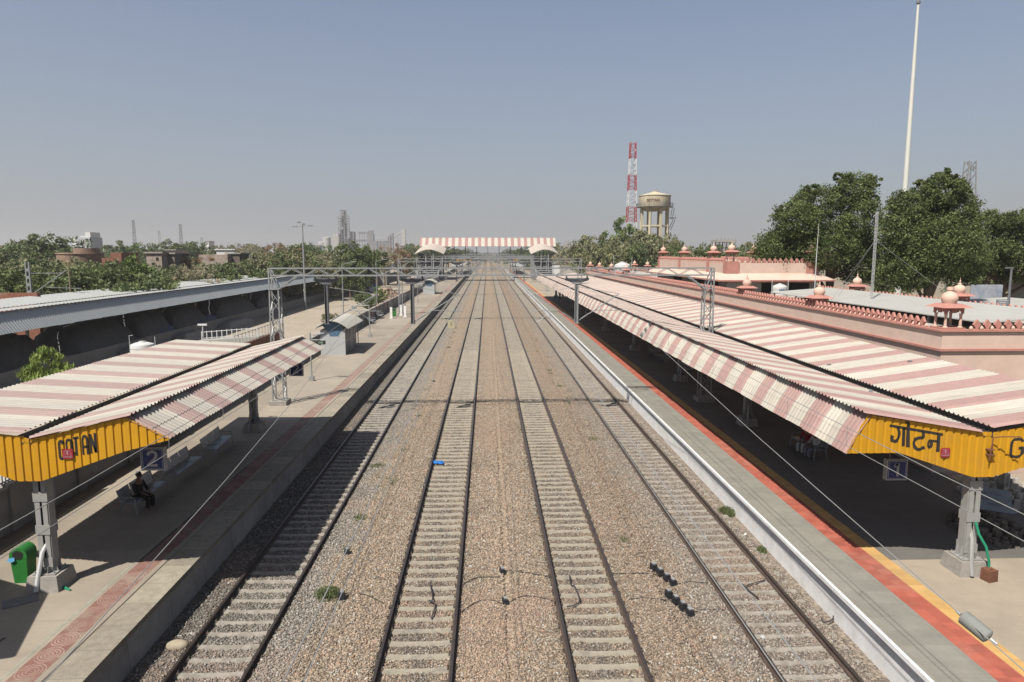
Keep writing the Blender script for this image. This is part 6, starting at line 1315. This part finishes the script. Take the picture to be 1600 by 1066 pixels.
house('brick_wall_house', 'low red brick wall at left frame edge behind the long grey shed', -30, 52, 64, 456, M_BRICK, .5, (), False, 'house')
for i, (a, b, Y, yt, lab) in enumerate(((-10, 8, 300, 386, 'far low cream house at left frame edge'), (153, 163, 340, 384, 'far tiny white house right of the white building'), (226, 232, 420, 385, 'far tiny white hut between far trees'), (321, 327, 400, 378, 'far tiny white roof above the trees'), (376, 381, 330, 386, 'far tiny cream house right of brown trees'), (447, 500, 560, 384, 'long pale far shed right of the slim lamp mast'), (430, 440, 260, 388, 'far pinkish house left of the slim lamp mast'))): house('far_house', lab, a, b, Y, yt, M_WHITE if i in (1, 2, 3, 5) else mat('cream_house', (.52, .47, .38)), 8)
house('far_house', 'low white house behind trees right of the cement tower', 585, 604, 240, 400, M_WHITE, 8); house('far_house', 'dark roofed low shed between far trees and long shed', 592, 603, 205, 411, M_GREYW, 6)
house('far_house', 'small white house beyond the long striped canopy end', 866, 875, 200, 412, M_WHITE, 6); house('far_house', 'low pale shed beyond the long striped canopy end', 880, 905, 165, 417, M_LIME, 5)

# ------------------------------------------------------------------ cement works on the horizon
for i, (px, Y, s, top, key) in enumerate(((700, 420, 3, 388, 'dark0'), (716, 470, 3, 390, 'mid0'), (732, 540, 3.2, 391, 'dark0'), (744, 620, 3.2, 392, 'mid1'), (822, 430, 3, 388, 'dark0'), (806, 500, 3, 390, 'mid0'), (792, 600, 3.2, 391, 'dark0'), (836, 400, 3, 387, 'mid1'))):
    plant('lineside_tree', key, 'dark green tree far along the tracks, seen under the far footbridge roof', 'tree', (wx(px, Y), Y, -.4), s, max(.6, (wz(top, Y)+.4)/5.6), R.uniform(0, 6), 'far trees along the tracks')
def thicket():
    q = np.random.default_rng(8); P = []
    for i in range(420):
        Y = 58+170*q.random()**1.3; px = q.uniform(-120, 640); top = 430-38*min(1, (Y-58)/110)**.6+q.uniform(-5, 14); x = wx(px, Y)
        if x > -43.5: continue
        h = max(1.2, wz(top, Y)); s = q.uniform(1.4, 3.2)*(.7+Y/200); P.append((x, Y, h*.45, s, s, h*.52))
    o = link('scrub_thicket', leaf_mesh('scrub_thicket', P, 95000, .2, L_MID2, 6)); o['kind'] = 'stuff'
L_MID2 = leaf_mat('leaf_scrub', (.06, .075, .032), (.155, .17, .08)); thicket()
CY = 900; cz = lambda p: wz(p, CY); cx = lambda p: wx(p, CY); M_CEM = mat('cement_grey', (.27, .27, .28), .9, .12, .1); M_CEML = mat('cement_pale', (.50, .49, .47), .9, .1, .1)
t = thing('cement_works', 'far cement works with tall open preheater tower, silos and slanting conveyor', 'factory', (cx(540), CY, -.4))
mb = MB(); x0, x1 = cx(531), cx(546)
for lv in range(13):
    z = cz(380)+(cz(331)-cz(380))*lv/12; mb.bx(x0 if lv < 10 else x0+3, x1 if lv < 11 else x1-3, CY-6, CY+6, z-.18, z+.18)
for x in np.linspace(x0+.4, x1-.4, 4):
    for y in (CY-6, CY+6): mb.bx(x-.28, x+.28, y-.28, y+.28, -.4, cz(340 if abs(x-(x0+x1)/2) > 4 else 330))
for lv in range(12):
    z = cz(380)+(cz(331)-cz(380))*lv/12; z2 = cz(380)+(cz(331)-cz(380))*(lv+1)/12
    for i in range(4): a, b = x0+(x1-x0)*i/4, x0+(x1-x0)*(i+1)/4; mb.bar((a, CY-6.3, z if (i+lv) % 2 else z2), (b, CY-6.3, z2 if (i+lv) % 2 else z), .26)
obj('preheater_tower', mb, M_CEM, t); mb = MB()
for x, r, za, zb_ in ((cx(537), 1.5, 352, 341), (cx(541), 1.9, 368, 350), (cx(540), 1.1, 345, 333), (cx(535), 1.9, 378, 360)): mb.lathe([(.5, cz(za)-4), (r, cz(za)), (r, cz(zb_)), (.5, cz(zb_)+1)], (x, CY, 0), 12)
obj('cyclones', mb, M_CEM, t); mb = MB(); mb.lathe([(7.6, -.4), (7.6, cz(374)), (7.2, cz(373.5))], (cx(540), CY+3, 0), 24); obj('base_silo', mb, M_CEM, t)
obj('side_block', MB().bx(cx(520), cx(530.5), CY, CY+10, -.4, cz(366)), M_CEML, t); obj('side_block', MB().bx(cx(548), cx(554), CY, CY+10, -.4, cz(363)), M_CEM, t)
for a, b, c in ((508, 514, 371), (500, 507, 378)): obj('silo', MB().lathe([(5, -.4), (5, cz(c+1)), (1, cz(c))], (cx((a+b)/2), CY, 0), 16), M_CEML, t)
mb = MB(); mb.bx(cx(560), cx(577), CY, CY+8, cz(366), cz(363)); mb.bx(cx(574), cx(584), CY, CY+9, -.4, cz(366)); mb.bx(cx(576), cx(583), CY+1, CY+6, cz(366), cz(361)); mb.bx(cx(556), cx(574), CY, CY+9, cz(378), cz(375)); mb.bx(cx(584), cx(606), CY, CY+9, -.4, cz(377))
for p in (562, 566, 570, 590, 595, 600): mb.bx(cx(p), cx(p)+.6, CY, CY+.6, -.4, cz(366 if p < 580 else 374))
obj('mill_building', mb, M_CEM, t); mb = MB(); mb.bx(cx(628), cx(634), CY, CY+6, -.4, cz(359)); obj('head_house', mb, M_CEML, t)
mb = MB(); a, b = Vector((cx(604), CY, cz(380))), Vector((cx(628), CY, cz(364))); mb.prism([(a.x, a.z), (b.x, b.z), (b.x, b.z+2), (a.x, a.z+2)], 'y', CY, CY+4); obj('conveyor', mb, M_CEML, t)
for p, q, r in ((610, 368, 1.6), (614, 365, 1.2), (607, 371, 1.2)): obj('stack', MB().lathe([(r, -.4), (r, cz(q))], (cx(p), CY, 0), 12), M_CEM, t)

# ------------------------------------------------------------------ haze
hm = bpy.data.materials.new('haze'); hm.use_nodes = True; n = hm.node_tree.nodes; n.remove(n['Principled BSDF']); pv = n.new('ShaderNodeVolumePrincipled'); pv.inputs['Color'].default_value = (.86, .83, .80, 1); pv.inputs['Density'].default_value = .00033; pv.inputs['Anisotropy'].default_value = .3
hm.node_tree.links.new(pv.outputs[0], n['Material Output'].inputs['Volume'])
o = obj('haze', MB().bx(-3600, 3600, -90, 3600, -1.5, 84), hm, smooth=0); o['kind'] = 'stuff'
